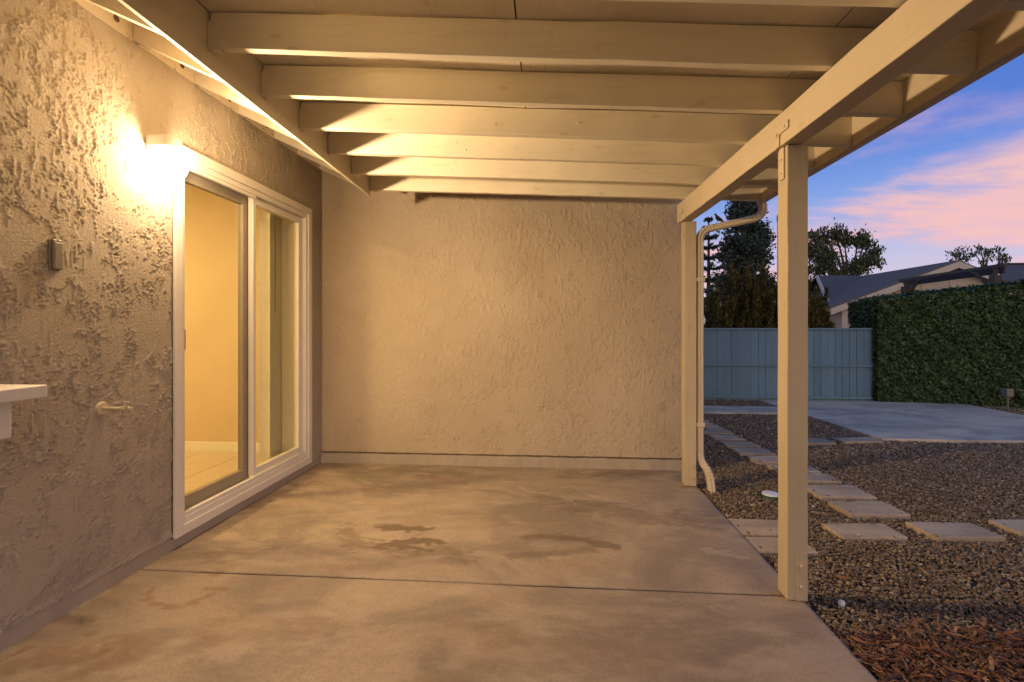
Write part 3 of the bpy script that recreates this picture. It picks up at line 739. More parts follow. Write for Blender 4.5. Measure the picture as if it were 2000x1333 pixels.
# ------------------------------------------------------------------ wall lamp
lamp = thing('wall_lamp', (WX, 2.315, 2.14), 'glowing white jar lamp on the stucco beside the door top', 'wall lamp')
LC = (-1.930, 2.315)
bm = bmesh.new(); box(bm, WX - .004, WX + .018, 2.266, 2.364, 2.088, 2.164); from_bm('wall_plate', bm, M['white'], lamp, bev=.006)
bm = bmesh.new(); rs = []
for z, r in ((2.108, .053), (2.112, .056), (2.160, .056), (2.165, .051)):
    pts = [(LC[0] + r * math.cos(a), LC[1] + r * math.sin(a), z) for a in np.linspace(-math.pi / 2, math.pi / 2, 13)]
    pts += [(WX + .018, LC[1] + r, z), (WX + .018, LC[1] - r, z)]
    rs.append(pts)
ring_loft(bm, rs); from_bm('cap', bm, M['white'], lamp)
bm = bmesh.new(); lathe(bm, [(.050, 2.107), (.064, 2.098), (.073, 2.075), (.076, 2.045), (.073, 2.012), (.062, 1.982), (.042, 1.962), (.018, 1.954), (.002, 1.953)], (LC[0] + .012, LC[1], 0), 28)
from_bm('globe', bm, M['lampglow'], lamp, True)
for kind, pw, dx in (('AREA', LAMP_FRONT, .02), ('POINT', LAMP_ROUND, .026)):
    ld = bpy.data.lights.new('bulb', kind); ld.energy = pw / .55 ** 2; ld.color = (1., .70, .385)
    if kind == 'AREA': ld.shape = 'DISK'; ld.size = .09
    else: ld.shadow_soft_size = .045
    lo = bpy.data.objects.new('bulb', ld); link(lo, lamp, (LC[0] + .012 + dx, LC[1], 2.035))
    lo.rotation_euler = (0, R(-83), 0)

# ------------------------------------------------------------------ small things on the left wall
ob = thing('outlet_box', (WX, 1.82, 1.43), 'grey weatherproof outlet cover on the rough stucco', 'outlet box')
bx('back_box', WX - .004, WX + .012, 1.795, 1.838, 1.432, 1.556, M['grey_box'], ob, .004)
bx('cover', WX + .0125, WX + .028, 1.797, 1.836, 1.436, 1.549, M['grey_box'], ob, .006)
bm = bmesh.new(); cyl(bm, (WX + .018, 1.798, 1.553), (WX + .018, 1.813, 1.553), .006, n=10); cyl(bm, (WX + .018, 1.818, 1.553), (WX + .018, 1.834, 1.553), .006, n=10); from_bm('hinge', bm, M['grey_box'], ob)

hb = thing('hose_valve', (WX, 2.03, .83), 'painted pipe stub with small valve sticking out of the stucco', 'pipe valve')
bm = bmesh.new(); cyl(bm, (WX - .004, 2.03, .833), (WX + .010, 2.03, .833), .034, .028, n=24); from_bm('escutcheon', bm, M['metalp'], hb, bev=.002)
bm = bmesh.new(); cyl(bm, (WX + .012, 2.03, .833), (WX + .105, 2.03, .833), .0088, n=16); from_bm('pipe', bm, M['metalp'], hb)
bm = bmesh.new(); cyl(bm, (WX + .1055, 2.03, .833), (WX + .125, 2.03, .833), .0165, n=8); cyl(bm, (WX + .1255, 2.03, .833), (WX + .148, 2.03, .833), .010, n=14); cyl(bm, (WX + .115, 2.03, .848), (WX + .115, 2.03, .858), .008, n=10); cyl(bm, (WX + .115, 2.03, .818), (WX + .115, 2.03, .803), .009, n=10); from_bm('valve', bm, M['metalp'], hb, bev=.001)
bm = bmesh.new(); box(bm, WX + .108, WX + .135, 2.026, 2.034, .8585, .865); from_bm('handle', bm, M['metalp'], hb, bev=.001)

sh = thing('wall_shelf', (WX, 1.3, .95), 'white wall shelf on a bracket left of the outlet cover', 'shelf')
bx('shelf_board', WX + .001, -1.748, .75, 1.555, .957, 1.0, M['shelf'], sh, .004)
bm = bmesh.new()
pts = [(WX + .002, .955), (-1.842, .955), (-1.842, .822), (WX + .002, .79)]
ring_loft(bm, [[(x, y, z) for x, z in pts] for y in (1.39, 1.52)]); from_bm('bracket', bm, M['shelf'], sh, bev=.004)

# ------------------------------------------------------------------ stepping stones
def paver(pts, label, group='square concrete stepping stones in the gravel', z=0.0):
    bm = bmesh.new(); j = lambda: random.uniform(-.004, .004)
    cy0 = sum(p_[1] for p_ in pts) / 4; pts = [(x, y - math.copysign(.005, y - cy0)) for x, y in pts]
    q = [(x + j(), y + j()) for x, y in pts]; tl = [random.uniform(-.004, .003) for _ in q]
    hexa(bm, [(x, y, GZ - .01) for x, y in q] + [(x, y, z + dz) for (x, y), dz in zip(q, tl)])
    o = from_bm('stepping_stone', bm, M['paver'], bev=.005); tag(o, label, 'stepping stone', group); PV.append(pts); return o
PV = []
def rect(x, y, w_=.385, d_=.225, a=0.):
    c, s = math.cos(a), math.sin(a)
    return [(x + c * u - s * v, y + s * u + c * v) for u, v in ((-w_ / 2, -d_ / 2), (w_ / 2, -d_ / 2), (w_ / 2, d_ / 2), (-w_ / 2, d_ / 2))]
paver(rect(1.862, 3.005, .37, .21, .06), 'large stepping stone right of the near post, at the corner of the path')
paver(rect(2.40, 3.055, .40, .23, .07), 'stepping stone in the front row, second to the right of the near post')
paver(rect(2.95, 3.16, .40, .20, .08), 'stepping stone cut off by the right edge of the picture')
paver(rect(2.12, 3.385, .38, .26, .06), 'stepping stone just behind the front row, right of the near post')
paver(rect(2.115, 3.715, .39, .27, .06), 'stepping stone two back from the corner stone, partly behind the near post')
paver(rect(2.09, 4.03, .38, .21, .03), 'stepping stone right behind the near post, third back from the corner stone')
paver(rect(2.085, 4.285, .36, .20, .02), 'stepping stone mostly hidden behind the near post, with one lit edge each side')
paver(rect(2.02, 4.565, .35, .22, .04), 'stepping stone just left of the near post where warm gravel turns blue')
for k, (y, lab) in enumerate(((4.86, 'first fully visible stone left of the near post in the bluish gravel'), (5.14, 'second stone in the bluish row left of the near post'),
        (5.44, 'third stone in the bluish row left of the near post'), (5.74, 'fourth stone in the bluish row, partly behind the downspout'),
        (6.02, 'fifth stone in the bluish row, its left half behind the downspout'), (6.32, 'second last stone of the row before the concrete path'), (6.62, 'last stone of the row, touching the concrete path edge'))):
    paver(rect(1.985 - .02 * k, y, .34, .215, .03), lab)
paver(rect(3.30, 5.47 - .03, .42, .22, .10), 'single stone against the near corner of the big concrete pad')
paver(rect(2.78, 5.34, .40, .22, .10), 'stone peeking out right behind the near post in bluish gravel')
paver([(1.127, 2.925), (1.46, 2.93), (1.46, 3.155), (1.127, 3.165)], 'paler of the two pavers laid against the patio slab', 'pavers laid against the patio slab', -.012)
paver([(1.127, 2.70), (1.455, 2.715), (1.455, 2.918), (1.127, 2.915)], 'darker of the two pavers against the patio slab, nearer the post', 'pavers laid against the patio slab', -.018)

# drain emitter, pipe cap, path light
dr = thing('drain_emitter', (1.605, 3.625, GZ), 'round pop-up drain lid lying in the gravel by the downspout', 'drain')
bm = bmesh.new(); lathe(bm, [(.060, -.05), (.064, -.012), (.058, -.010)], (1.605, 3.625, 0)); from_bm('body', bm, M['green'], dr)
bm = bmesh.new(); lathe(bm, [(.060, -.0095), (.057, -.002), (.02, .002), (.002, .0025)], (1.605, 3.625, 0)); from_bm('lid', bm, M['pvc'], dr)
bm = bmesh.new(); lathe(bm, [(.013, -.06), (.0135, -.005), (.0125, .002), (.008, .005), (.001, .0055)], (1.278, 2.212, 0), 16)
tag(from_bm('pipe_cap', bm, M['pvc'], None, True), 'tiny white capped pipe standing in gravel beside the near post', 'pipe cap')
pl = thing('path_light', (6.70, 7.58, GZ), 'small grey garden light on a stake before the hedge', 'garden light')
bm = bmesh.new(); cyl(bm, (6.70, 7.58, GZ), (6.70, 7.58, .195), .011, n=8); from_bm('stake', bm, M['grey_box'], pl)
bm = bmesh.new(); hexa(bm, [(6.645, 7.53, .19), (6.74, 7.53, .19), (6.74, 7.62, .19), (6.645, 7.62, .19), (6.64, 7.525, .305), (6.735, 7.525, .305), (6.735, 7.625, .305), (6.64, 7.625, .305)]); from_bm('head', bm, M['grey_box'], pl, bev=.006)

# ------------------------------------------------------------------ gravel and bark (scattered instances)
def scatter(name, kinds, pts, rots, scls, vid):
    me = bpy.data.meshes.new(name); me.from_pydata(pts.tolist(), [], [])
    for nm, arr in (('rot', rots), ('scl', scls)):
        a = me.attributes.new(nm, 'FLOAT_VECTOR', 'POINT'); a.data.foreach_set('vector', arr.ravel())
    a = me.attributes.new('vid', 'INT', 'POINT'); a.data.foreach_set('value', vid.astype(np.int32))
    o = bpy.data.objects.new(name, me); link(o)
    col = bpy.data.collections.new(name + '_kinds')
    for k_ in kinds: col.objects.link(k_)
    ng = bpy.data.node_groups.new(name + '_scatter', 'GeometryNodeTree')
    ng.interface.new_socket('Geometry', in_out='INPUT', socket_type='NodeSocketGeometry'); ng.interface.new_socket('Geometry', in_out='OUTPUT', socket_type='NodeSocketGeometry')
    N = ng.nodes; L = ng.links
    gi, go = N.new('NodeGroupInput'), N.new('NodeGroupOutput')
    ci = N.new('GeometryNodeCollectionInfo'); ci.inputs[0].default_value = col; ci.inputs[1].default_value = True; ci.inputs[2].default_value = True
    ip = N.new('GeometryNodeInstanceOnPoints'); ip.inputs['Pick Instance'].default_value = True
    def na(nm, dt):
        x = N.new('GeometryNodeInputNamedAttribute'); x.data_type = dt; x.inputs[0].default_value = nm; return x.outputs[0]
    L.new(gi.outputs[0], ip.inputs['Points']); L.new(ci.outputs[0], ip.inputs['Instance'])
    L.new(na('vid', 'INT'), ip.inputs['Instance Index']); L.new(na('scl', 'FLOAT_VECTOR'), ip.inputs['Scale'])
    er = N.new('FunctionNodeEulerToRotation'); L.new(na('rot', 'FLOAT_VECTOR'), er.inputs[0]); L.new(er.outputs[0], ip.inputs['Rotation'])
    L.new(ip.outputs[0], go.inputs[0])
    md = o.modifiers.new('scatter', 'NODES'); md.node_group = ng
    return o
rng = np.random.default_rng(5)
def pebble_kind(i):
    bm = bmesh.new(); bmesh.ops.create_icosphere(bm, subdivisions=2, radius=1.)
    off = Vector((random.random() * 9, random.random() * 9, random.random() * 9))
    from mathutils import noise as mn
    for v_ in bm.verts: v_.co = v_.co * (1 + .34 * mn.noise(v_.co * 1.3 + off))
    me = bpy.data.meshes.new('pebble'); bm.to_mesh(me); bm.free(); me.materials.append(M['pebble']); me.polygons.foreach_set('use_smooth', [True] * len(me.polygons))
    return bpy.data.objects.new('pebble', me)
def inside(P, poly, grow=.004):
    x, y = P[:, 0], P[:, 1]; ok = np.ones(len(P), bool); cx_ = np.mean([p_[0] for p_ in poly]); cy_ = np.mean([p_[1] for p_ in poly]); n = len(poly)
    for i in range(n):
        (x0, y0), (x1, y1) = poly[i], poly[(i + 1) % n]
        ok &= ((x1 - x0) * (y - y0) - (y1 - y0) * (x - x0)) > -grow * math.hypot(x1 - x0, y1 - y0)
    return ok
def mulch_edge(x): return 2.065 + .05 * np.sin(x * 3.1 + .5) + .03 * np.sin(x * 9.3)
def pxof(P):
    c, s = math.cos(YAW), math.sin(YAW); xc = P[:, 0] * c + P[:, 1] * s; d = -P[:, 0] * s + P[:, 1] * c; return 1000 + 940 * xc / np.maximum(d, .05)
parts = []
for x0, x1, y0, y1, dens, sz in ((1.12, 5.6, 1.75, 3.3, 11500, .0056), (1.12, 8.0, 3.3, 4.8, 9500, .0060), (1.12, 11.5, 4.8, 8.35, 5000, .0084)):
    n = int((x1 - x0) * (y1 - y0) * dens)
    P = np.stack([rng.uniform(x0, x1, n), rng.uniform(y0, y1, n), np.zeros(n)], -1); r = sz * np.exp(rng.normal(0, .28, n))
    parts.append((P, r))
P = np.vstack([a for a, _ in parts]); r = np.concatenate([b_ for _, b_ in parts])
keep = (pxof(P) < 3000) & (P[:, 0] > 1.123) & (P[:, 1] > mulch_edge(P[:, 0]) - .10 - rng.exponential(.05, len(P)))
spill = np.zeros(len(P), bool)
for poly in PV:
    i_ = inside(P, poly, .003); spill |= i_ & ~inside(P, poly, -.022) & (rng.random(len(P)) < .018); keep &= ~i_
keep |= spill & (pxof(P) < 3000)
for poly in ([(3.57, 5.47), (6.42, 5.47), (6.5, 8.27), (3.46, 8.24)], [(1.2, 6.98), (3.55, 7.02), (3.49, 7.62), (1.2, 7.55)]): keep &= ~inside(P, poly, .006)
keep &= np.hypot(P[:, 0] - 1.605, P[:, 1] - 3.625) > .068
keep &= np.hypot(P[:, 0] - 1.278, P[:, 1] - 2.212) > .02
P, r, spill = P[keep], r[keep], spill[keep]; n = len(P)
P[:, 2] = GZ + .009 + rng.uniform(.0, .021, n) + .006 * np.sin(P[:, 0] * 4) * np.sin(P[:, 1] * 5)
P[spill, 2] = .003 + r[spill] * .4
near = (P[:, 0] < 1.16) & ~spill; P[near, 2] -= .008
scl = np.stack([r * rng.uniform(.8, 1.45, n), r * rng.uniform(.8, 1.2, n), r * rng.uniform(.55, .9, n)], -1)
rot = np.stack([rng.normal(0, .35, n), rng.normal(0, .35, n), rng.uniform(0, 6.28, n)], -1)
tag(scatter('gravel', [pebble_kind(i) for i in range(7)], P, rot, scl, rng.integers(0, 7, n)), 'brown and grey pebble gravel covering the yard', kind='stuff')

def chip_kind(i):
    bm = bmesh.new(); n = 6; rs = []
    wj = [random.uniform(.5, 1.1) for _ in range(n)]; bend = random.uniform(-.25, .25)
    for k in range(n):
        u = k / (n - 1) * 2 - 1; ww = .26 * wj[k] * (1 - .55 * abs(u) ** 3); yo = bend * u * u + random.uniform(-.05, .05); zo = .12 * random.uniform(-1, 1) * abs(u)
        rs.append([(u, yo - ww, zo), (u, yo + ww * .2, zo - .05), (u, yo + ww, zo + .02), (u, yo, zo + .10)])
    ring_loft(bm, rs); me = bpy.data.meshes.new('chip'); bmesh.ops.recalc_face_normals(bm, faces=bm.faces); bm.to_mesh(me); bm.free(); me.materials.append(M['chip'])
    return bpy.data.objects.new('chip', me)
n = 19000
P = np.stack([rng.uniform(1.13, 3.6, n), rng.uniform(1.0, 2.18, n), np.zeros(n)], -1)
keep = (P[:, 1] < mulch_edge(P[:, 0]) + rng.normal(0, .028, n)); P = P[keep]
stray = np.stack([rng.uniform(1.2, 3.2, 260), 2.05 + rng.exponential(.28, 260), np.zeros(260)], -1); P = np.vstack([P, stray]); n = len(P)
for poly in PV:
    k2 = ~inside(P, poly, .02); P = P[k2]
n = len(P)
P[:, 2] = GZ + .018 + rng.uniform(0, .030, n); P[P[:, 1] > 2.12, 2] = GZ + .034
L_ = np.clip(np.exp(rng.normal(math.log(.0165), .48, n)), .006, .055)
scl = np.stack([L_, np.clip(L_ * rng.uniform(.5, 1.5, n), .008, .034), rng.uniform(.012, .026, n)], -1)
rot = np.stack([rng.normal(0, .5, n), rng.normal(0, .32, n), rng.uniform(0, 6.28, n)], -1)
tag(scatter('bark_mulch', [chip_kind(i) for i in range(8)], P, rot, scl, rng.integers(0, 8, n)), 'reddish brown bark chips at the lower right corner', kind='stuff')

V_, F_ = [], []; rg = np.random.default_rng(3)
for k in range(150):
    x, y = rg.uniform(-1.9, 1.05), rg.uniform(1.25, 4.1); s_ = .0022 * math.exp(rg.normal(0, .5)); a = rg.uniform(0, 6.28); b0 = len(V_)
    for q in range(5): V_.append((x + s_ * math.cos(a + q * 1.256) * rg.uniform(.7, 1.6), y + s_ * math.sin(a + q * 1.256), .0012))
    V_.append((x, y, .0012 + s_ * .9)); F_ += [[b0 + q, b0 + (q + 1) % 5, b0 + 5] for q in range(5)]
tag(from_np('grit', V_, F_, M['paver']), 'tiny bits of grit lying on the patio slab', kind='stuff')

# ------------------------------------------------------------------ fence
FY = 8.30; FT = 1.19
fence = thing('board_fence', (3.4, FY, 0), 'blue grey vertical board fence at the end of the yard', 'fence')
x = 1.3; k = 0
while x < 5.5:
    wd = .1065 + random.uniform(-.003, .003); gap = random.choice([.0015, .002, .003, .005]) if x < 4.1 else random.choice([.003, .005, .007, .008])
    zt = FT - .03; bm = bmesh.new(); yj = random.uniform(-.003, .003)
    zb = GZ + .02 + random.uniform(0, .03); rs = []
    for z in (zb, .35, .8, zt):
        j = random.uniform(-.0012, .0012); rs.append([(x + j, FY + yj, z), (x + wd + j, FY + yj, z), (x + wd + j, FY + .017 + yj, z), (x + j, FY + .017 + yj, z)])
    ring_loft(bm, rs); from_bm('board', bm, M['fence'], fence); x += wd + gap
bx('cap_rail', 1.3, 5.5, FY - .03, FY + .05, FT - .029, FT, M['fence'], fence, .004)
bx('rail', 1.3, 5.5, FY - .034, FY - .004, .555, .592, M['fence'], fence, .003)
bx('rail', 1.3, 5.5, FY - .034, FY - .004, .03, .065, M['fence'], fence, .003)
bx('gate_post', 2.47, 2.575, FY - .06, FY - .032, FT - .07, FT + .035, M['fence'], fence, .004)

# ------------------------------------------------------------------ foliage helpers
def leaves(name, C, N, size, asp, mt, parent, rng, droop=None):
    """one small folded blade per centre C, facing about N"""
    n = len(C); N = N / np.maximum(np.linalg.norm(N, axis=1, keepdims=True), 1e-6)
    if droop is None:
        a = np.cross(N, rng.normal(size=(n, 3)))
    else: a = droop + .35 * rng.normal(size=(n, 3))
    a /= np.maximum(np.linalg.norm(a, axis=1, keepdims=True), 1e-6)
    b_ = np.cross(N, a); b_ /= np.maximum(np.linalg.norm(b_, axis=1, keepdims=True), 1e-6)
    s = (size * np.exp(rng.normal(0, .25, n)))[:, None]
    V = np.stack([C - a * s, C - b_ * s * asp + N * s * .12, C + a * s, C + b_ * s * asp + N * s * .12], 1).reshape(-1, 3)
    F = np.arange(n * 4).reshape(n, 4)
    return from_np(name, V, F, mt, parent)

# hedge
rng = np.random.default_rng(77)
hedge = thing('hedge', (7., 8.2, GZ), 'dense clipped green hedge wall right of the blue fence', 'hedge')
A, B = np.array([5.33, 8.22]), np.array([12.5, 7.10])
def htop(u): return 1.645 + .45 * np.minimum(u * 1.806, 1.15)
n = 112000
u = rng.uniform(-.004, 1, n); face = rng.random(n)
dv = (B - A); Ld = np.linalg.norm(dv); dn = dv / Ld; nn = np.array([dn[1], -dn[0]])
bumpy = .05 * np.sin(u * 31 + 1) + .035 * np.sin(u * 67)
zf = rng.uniform(GZ, 1, n)
C = np.zeros((n, 3)); NR = np.zeros((n, 3))
fr = face < .68; tp = (face >= .68) & (face < .90); en = face >= .90
z = GZ + rng.uniform(0, 1, n) * (htop(u) - GZ)
lump = .020 * np.sin(u * 72 + z * 9) + .022 * np.sin(u * 41 - z * 7 + 2) + .02 * np.sin(u * 163 + z * 21)
dep = np.where(fr, -lump * .6 + rng.exponential(.035, n) - .03, rng.uniform(0, .9, n))
xy = A[None] + dn[None] * (u * Ld)[:, None] - nn[None] * dep[:, None]
C[:, 0], C[:, 1], C[:, 2] = xy[:, 0], xy[:, 1], z
C[tp, 2] = htop(u[tp]) + .03 * np.sin(u[tp] * 99) + rng.normal(0, .022, tp.sum())
C[en, 2] = GZ + rng.uniform(0, 1, en.sum()) * (htop(0) + .01 - GZ); z = C[:, 2].copy()
xe = A[None] - nn[None] * rng.uniform(0, .9, n)[:, None] + dn[None] * (rng.exponential(.05, n) - .07 - .05 * np.clip(z - 1.1, 0, 1))[:, None]
C[en, 0], C[en, 1] = xe[en, 0], xe[en, 1]
NR[:] = rng.normal(0, .55, (n, 3)); NR[fr, :2] += nn; NR[tp, 2] += 1; NR[en, :2] -= dn; NR[:, 2] += .35
leaves('foliage', C, NR, .0265, .55, M['hedge'], hedge, rng)
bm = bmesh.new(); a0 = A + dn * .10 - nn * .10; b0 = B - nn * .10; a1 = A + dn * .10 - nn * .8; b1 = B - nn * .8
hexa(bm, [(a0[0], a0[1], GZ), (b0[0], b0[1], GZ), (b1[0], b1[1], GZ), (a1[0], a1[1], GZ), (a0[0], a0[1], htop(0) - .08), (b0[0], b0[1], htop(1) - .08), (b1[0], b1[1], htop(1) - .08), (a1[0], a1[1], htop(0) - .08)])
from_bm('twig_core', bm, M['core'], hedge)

def at(px, py, Y):                          # a point on the photograph's sight line, Y metres deep
    c, s = math.cos(YAW), math.sin(YAW); a = (px - 1000) / 940; b_ = (640 - py) / 940
    r = (-s + c * a, c + s * a, b_); k_ = Y / r[1]; return Vector((r[0] * k_, Y, CAM_H + r[2] * k_))

# junipers behind the fence
def juniper(px, Y, h, wd, label, seed):
    rg = np.random.default_rng(seed); b0 = at(px, 640, Y); bx0, by0 = b0.x, Y
    root = thing('juniper_bush', (bx0, by0, GZ), label, 'bush', 'upright bushes behind the fence')
    Cs, Ns, Ds = [], [], []; bm = bmesh.new()
    for k in range(26):
        rr = math.sqrt(rg.random()) * wd; th = rg.random() * 6.28
        hx, hy = rr * math.cos(th), rr * math.sin(th)
        hh = h * (1.0 - .42 * (rr / wd) ** 1.4) * rg.uniform(.80, 1.06)
        x0, y0 = bx0 + hx * .35, by0 + hy * .35; x1, y1 = bx0 + hx * 1.1, by0 + hy * 1.1
        tube(bm, [(x0, y0, GZ), ((x0 + x1) / 2, (y0 + y1) / 2, hh * .5), (x1, y1, hh * .95)], [.02, .012, .003], 5)
        m_ = 520; tt = rg.uniform(.10, 1.0, m_) ** .8
        rad = .115 * (1 - tt) ** .6 * (1 - .3 * np.sin(tt * 30) * rg.uniform(0, 1, m_)) + .012
        ph = rg.uniform(0, 6.28, m_); q = np.sqrt(rg.uniform(.2, 1, m_)) * rad
        cx_ = x0 + (x1 - x0) * tt + q * np.cos(ph); cy_ = y0 + (y1 - y0) * tt + q * np.sin(ph); cz_ = GZ + (hh - GZ) * tt
        Cs.append(np.stack([cx_, cy_, cz_], -1)); Ns.append(np.stack([np.cos(ph), np.sin(ph), rg.normal(0, .4, m_)], -1))
        Ds.append(np.stack([np.cos(ph) * .55, np.sin(ph) * .55, np.ones(m_)], -1))
    leaves('foliage', np.vstack(Cs), np.vstack(Ns), .040, .30, M['juniper'], root, rg, np.vstack(Ds))
    from_bm('stem', bm, M['bark'], root)
for a in ((1392, 9.1, 2.20, .55, 'olive juniper beside the downspout behind the fence', 1), (1440, 9.3, 2.62, .55, 'tall spiky olive juniper between downspout and near post', 2),
          (1492, 9.1, 2.50, .5, 'olive juniper directly left of the near post', 3), (1545, 9.2, 2.7, .5, 'olive juniper mostly hidden behind the near post', 4),
          (1588, 9.0, 2.15, .36, 'olive juniper right of the near post before the neighbour roof', 5)): juniper(*a)

# tall pole
pb = at(1523, 640, 11.0); pt = at(1523, 432, 11.0); pole = thing('tall_pole', (pb.x, 11.0, GZ), 'tall golden brown pole with dark cap left of the near post', 'pole')
bm = bmesh.new(); cyl(bm, (pb.x, 11, GZ), (pb.x, 11, pt.z), .055, n=14); from_bm('shaft', bm, M['pole'], pole, True)
bm = bmesh.new(); lathe(bm, [(.062, 0), (.062, .10), (.04, .15), (.005, .17)], (pb.x, 11, pt.z - .002), 14); from_bm('cap', bm, M['dark'], pole)

# ------------------------------------------------------------------ trees
def broad_tree(px, Y, y_base, blobs, name, label, group, mt, seed, dens, lsize, trunk_r, drop=.0, base_px=None, cat='tree'):
    """trunk and limbs reach to each clump (px, py, radius px); leaves fill the clumps loosely"""
    rg = np.random.default_rng(seed); sc = Y / 940 / 1.03
    base = at(base_px or px, 640, Y); root = thing(name, (base.x, Y, GZ), label, cat, group)
    fork = at(base_px or px, y_base, Y); bm = bmesh.new()
    tube(bm, [(base.x, Y, GZ), (base.x + .1 * sc, Y, fork.z * .5), fork], [trunk_r, trunk_r * .8, trunk_r * .65], 8)
    Cs, Ns = [], []
    for bxp, byp, br_ in blobs:
        c = at(bxp, byp, Y + rg.uniform(-1, 1) * br_ * sc); rad = br_ * sc
        md = fork.lerp(c, .5) + Vector(rg.normal(0, .18, 3).tolist()) * rad
        tube(bm, [fork, md, c], [trunk_r * .5, trunk_r * .28, trunk_r * .08], 6)
        for q in range(5):
            tip = c + Vector(rg.normal(0, .55, 3).tolist()) * rad; tube(bm, [md.lerp(c, .6), tip], [trunk_r * .12, trunk_r * .03], 5)
            nsub = int(dens * (br_ / 20) ** 2 / 5)
            sub = np.array(tip) + rg.normal(0, .42, (nsub, 3)) * rad * np.array([1, 1, .85])
            sub[:, 2] -= drop * rad * np.abs(rg.normal(0, 1, nsub)) * .6
            Cs.append(sub); Ns.append(rg.normal(0, 1, (nsub, 3)) + np.array([0, 0, .5]))
    from_bm('trunk', bm, M['bark'], root)
    C = np.vstack(Cs); leaves('crown', C, np.vstack(Ns), lsize, .5, mt, root, rg, (np.tile([0, 0, -1.], (len(C), 1)) if drop > .3 else None))
broad_tree(1640, 40, 560, [(1590, 480, 14), (1600, 500, 16), (1612, 462, 14), (1632, 452, 14), (1648, 466, 14), (1618, 490, 16), (1625, 515, 14), (1690, 458, 13), (1700, 476, 12), (1676, 470, 11), (1680, 500, 13), (1700, 508, 11), (1690, 525, 12), (1660, 520, 14), (1590, 525, 16), (1705, 495, 8), (1640, 530, 14), (1585, 455, 9)],
           'pepper_tree', 'broad leafy tree with drooping foliage above the dark roof', None, M['pepper'], 41, 900, .115, .35, .9, 1655)
for k, (p_, bl_, lab) in enumerate(((1872, [(1868, 500, 9), (1878, 492, 9), (1888, 505, 8), (1872, 512, 8)], 'small bushy tree above the gable, leftmost of three far trees'),
        (1922, [(1915, 482, 8), (1925, 490, 8), (1905, 495, 7), (1932, 497, 6), (1926, 507, 6)], 'airy round tree, middle one of three far trees beyond the pergola'),
        (1956, [(1952, 492, 6), (1960, 500, 7), (1950, 505, 7), (1968, 508, 5)], 'narrow small tree, rightmost of three far trees beyond the pergola'))):
    broad_tree(p_, 48, 530, bl_, 'far_tree', lab, 'far trees above the neighbour roofs', M['pepper'], 60 + k, 520, .11, .2, .4)

def conifer(px, Y, ytop, label, seed):
    rg = np.random.default_rng(seed); sc = Y / 940 / 1.03; b0 = at(px, 640, Y); tz_ = at(px, ytop, Y).z
    root = thing('cypress_tree', (b0.x, Y, GZ), label, 'tree'); bm = bmesh.new(); tube(bm, [(b0.x, Y, GZ), (b0.x, Y, tz_ * .6), (b0.x, Y, tz_)], [.35, .22, .03], 8)
    Cs, Ns = [], []
    H = tz_ - GZ
    for k in range(210):
        tt = 1 - rg.random() ** 1.25 * .86; zc = GZ + H * tt
        rmax = (1 - tt) ** .5 * 2.15 + .05
        if tt > .86: rmax = .25 + .5 * math.sin((1 - tt) / .14 * 3.0)
        th = rg.random() * 6.28; rr = rmax * rg.uniform(.45, 1.05)
        c = Vector((b0.x + rr * math.cos(th) + .1, Y + rr * math.sin(th), zc)); st_ = Vector((b0.x, Y, zc - rr * .35))
        tube(bm, [st_, st_.lerp(c, .6) - Vector((0, 0, .05)), c], [.05, .03, .008], 5)
        ns = 85; sub = np.array(c) + rg.normal(0, 1, (ns, 3)) * np.array([.24, .24, .22]); Cs.append(sub); Ns.append(rg.normal(0, 1, (ns, 3)) + np.array([0, 0, .3]))
    from_bm('trunk', bm, M['bark'], root); leaves('crown', np.vstack(Cs), np.vstack(Ns), .11, .5, M['conifer'], root, rg)
conifer(1453, 30, 394, 'tall dark conifer behind the junipers and downspout', 8)

def norfolk(px, Y, ytop, label, seed):
    rg = np.random.default_rng(seed); b0 = at(px, 640, Y); tz_ = at(px, ytop, Y).z; root = thing('norfolk_pine', (b0.x, Y, GZ), label, 'tree')
    bm = bmesh.new(); tube(bm, [(b0.x, Y, GZ), (b0.x, Y, tz_)], [.22, .04], 7); Cs, Ns = [], []
    zz = tz_; k = 0
    while zz > 2.5:
        L0 = .25 + .20 * k
        for th in np.arange(6) / 6 * 6.28 + k * .5:
            d = Vector((math.cos(th), math.sin(th), .0)); c1 = Vector((b0.x, Y, zz)) + d * L0 * .6 + Vector((0, 0, .0)); c2 = Vector((b0.x, Y, zz)) + d * L0 + Vector((0, 0, .22 * L0))
            tube(bm, [(b0.x, Y, zz), c1, c2], [.05, .035, .02], 5)
            m_ = int(40 + 45 * L0); tt = rg.uniform(.2, 1, m_); base = np.array([b0.x, Y, zz]) + np.outer(tt * L0, np.array(d)); base[:, 2] += .22 * L0 * tt ** 2
            Cs.append(base + rg.normal(0, .055, (m_, 3))); Ns.append(rg.normal(0, 1, (m_, 3)))
        zz -= .62 + .03 * k; k += 1
    from_bm('trunk', bm, M['bark'], root); leaves('crown', np.vstack(Cs), np.vstack(Ns), .085, .45, M['conifer'], root, rg)
norfolk(1384, 34, 430, 'thin tiered pine with open branches beside the downspout', 9)

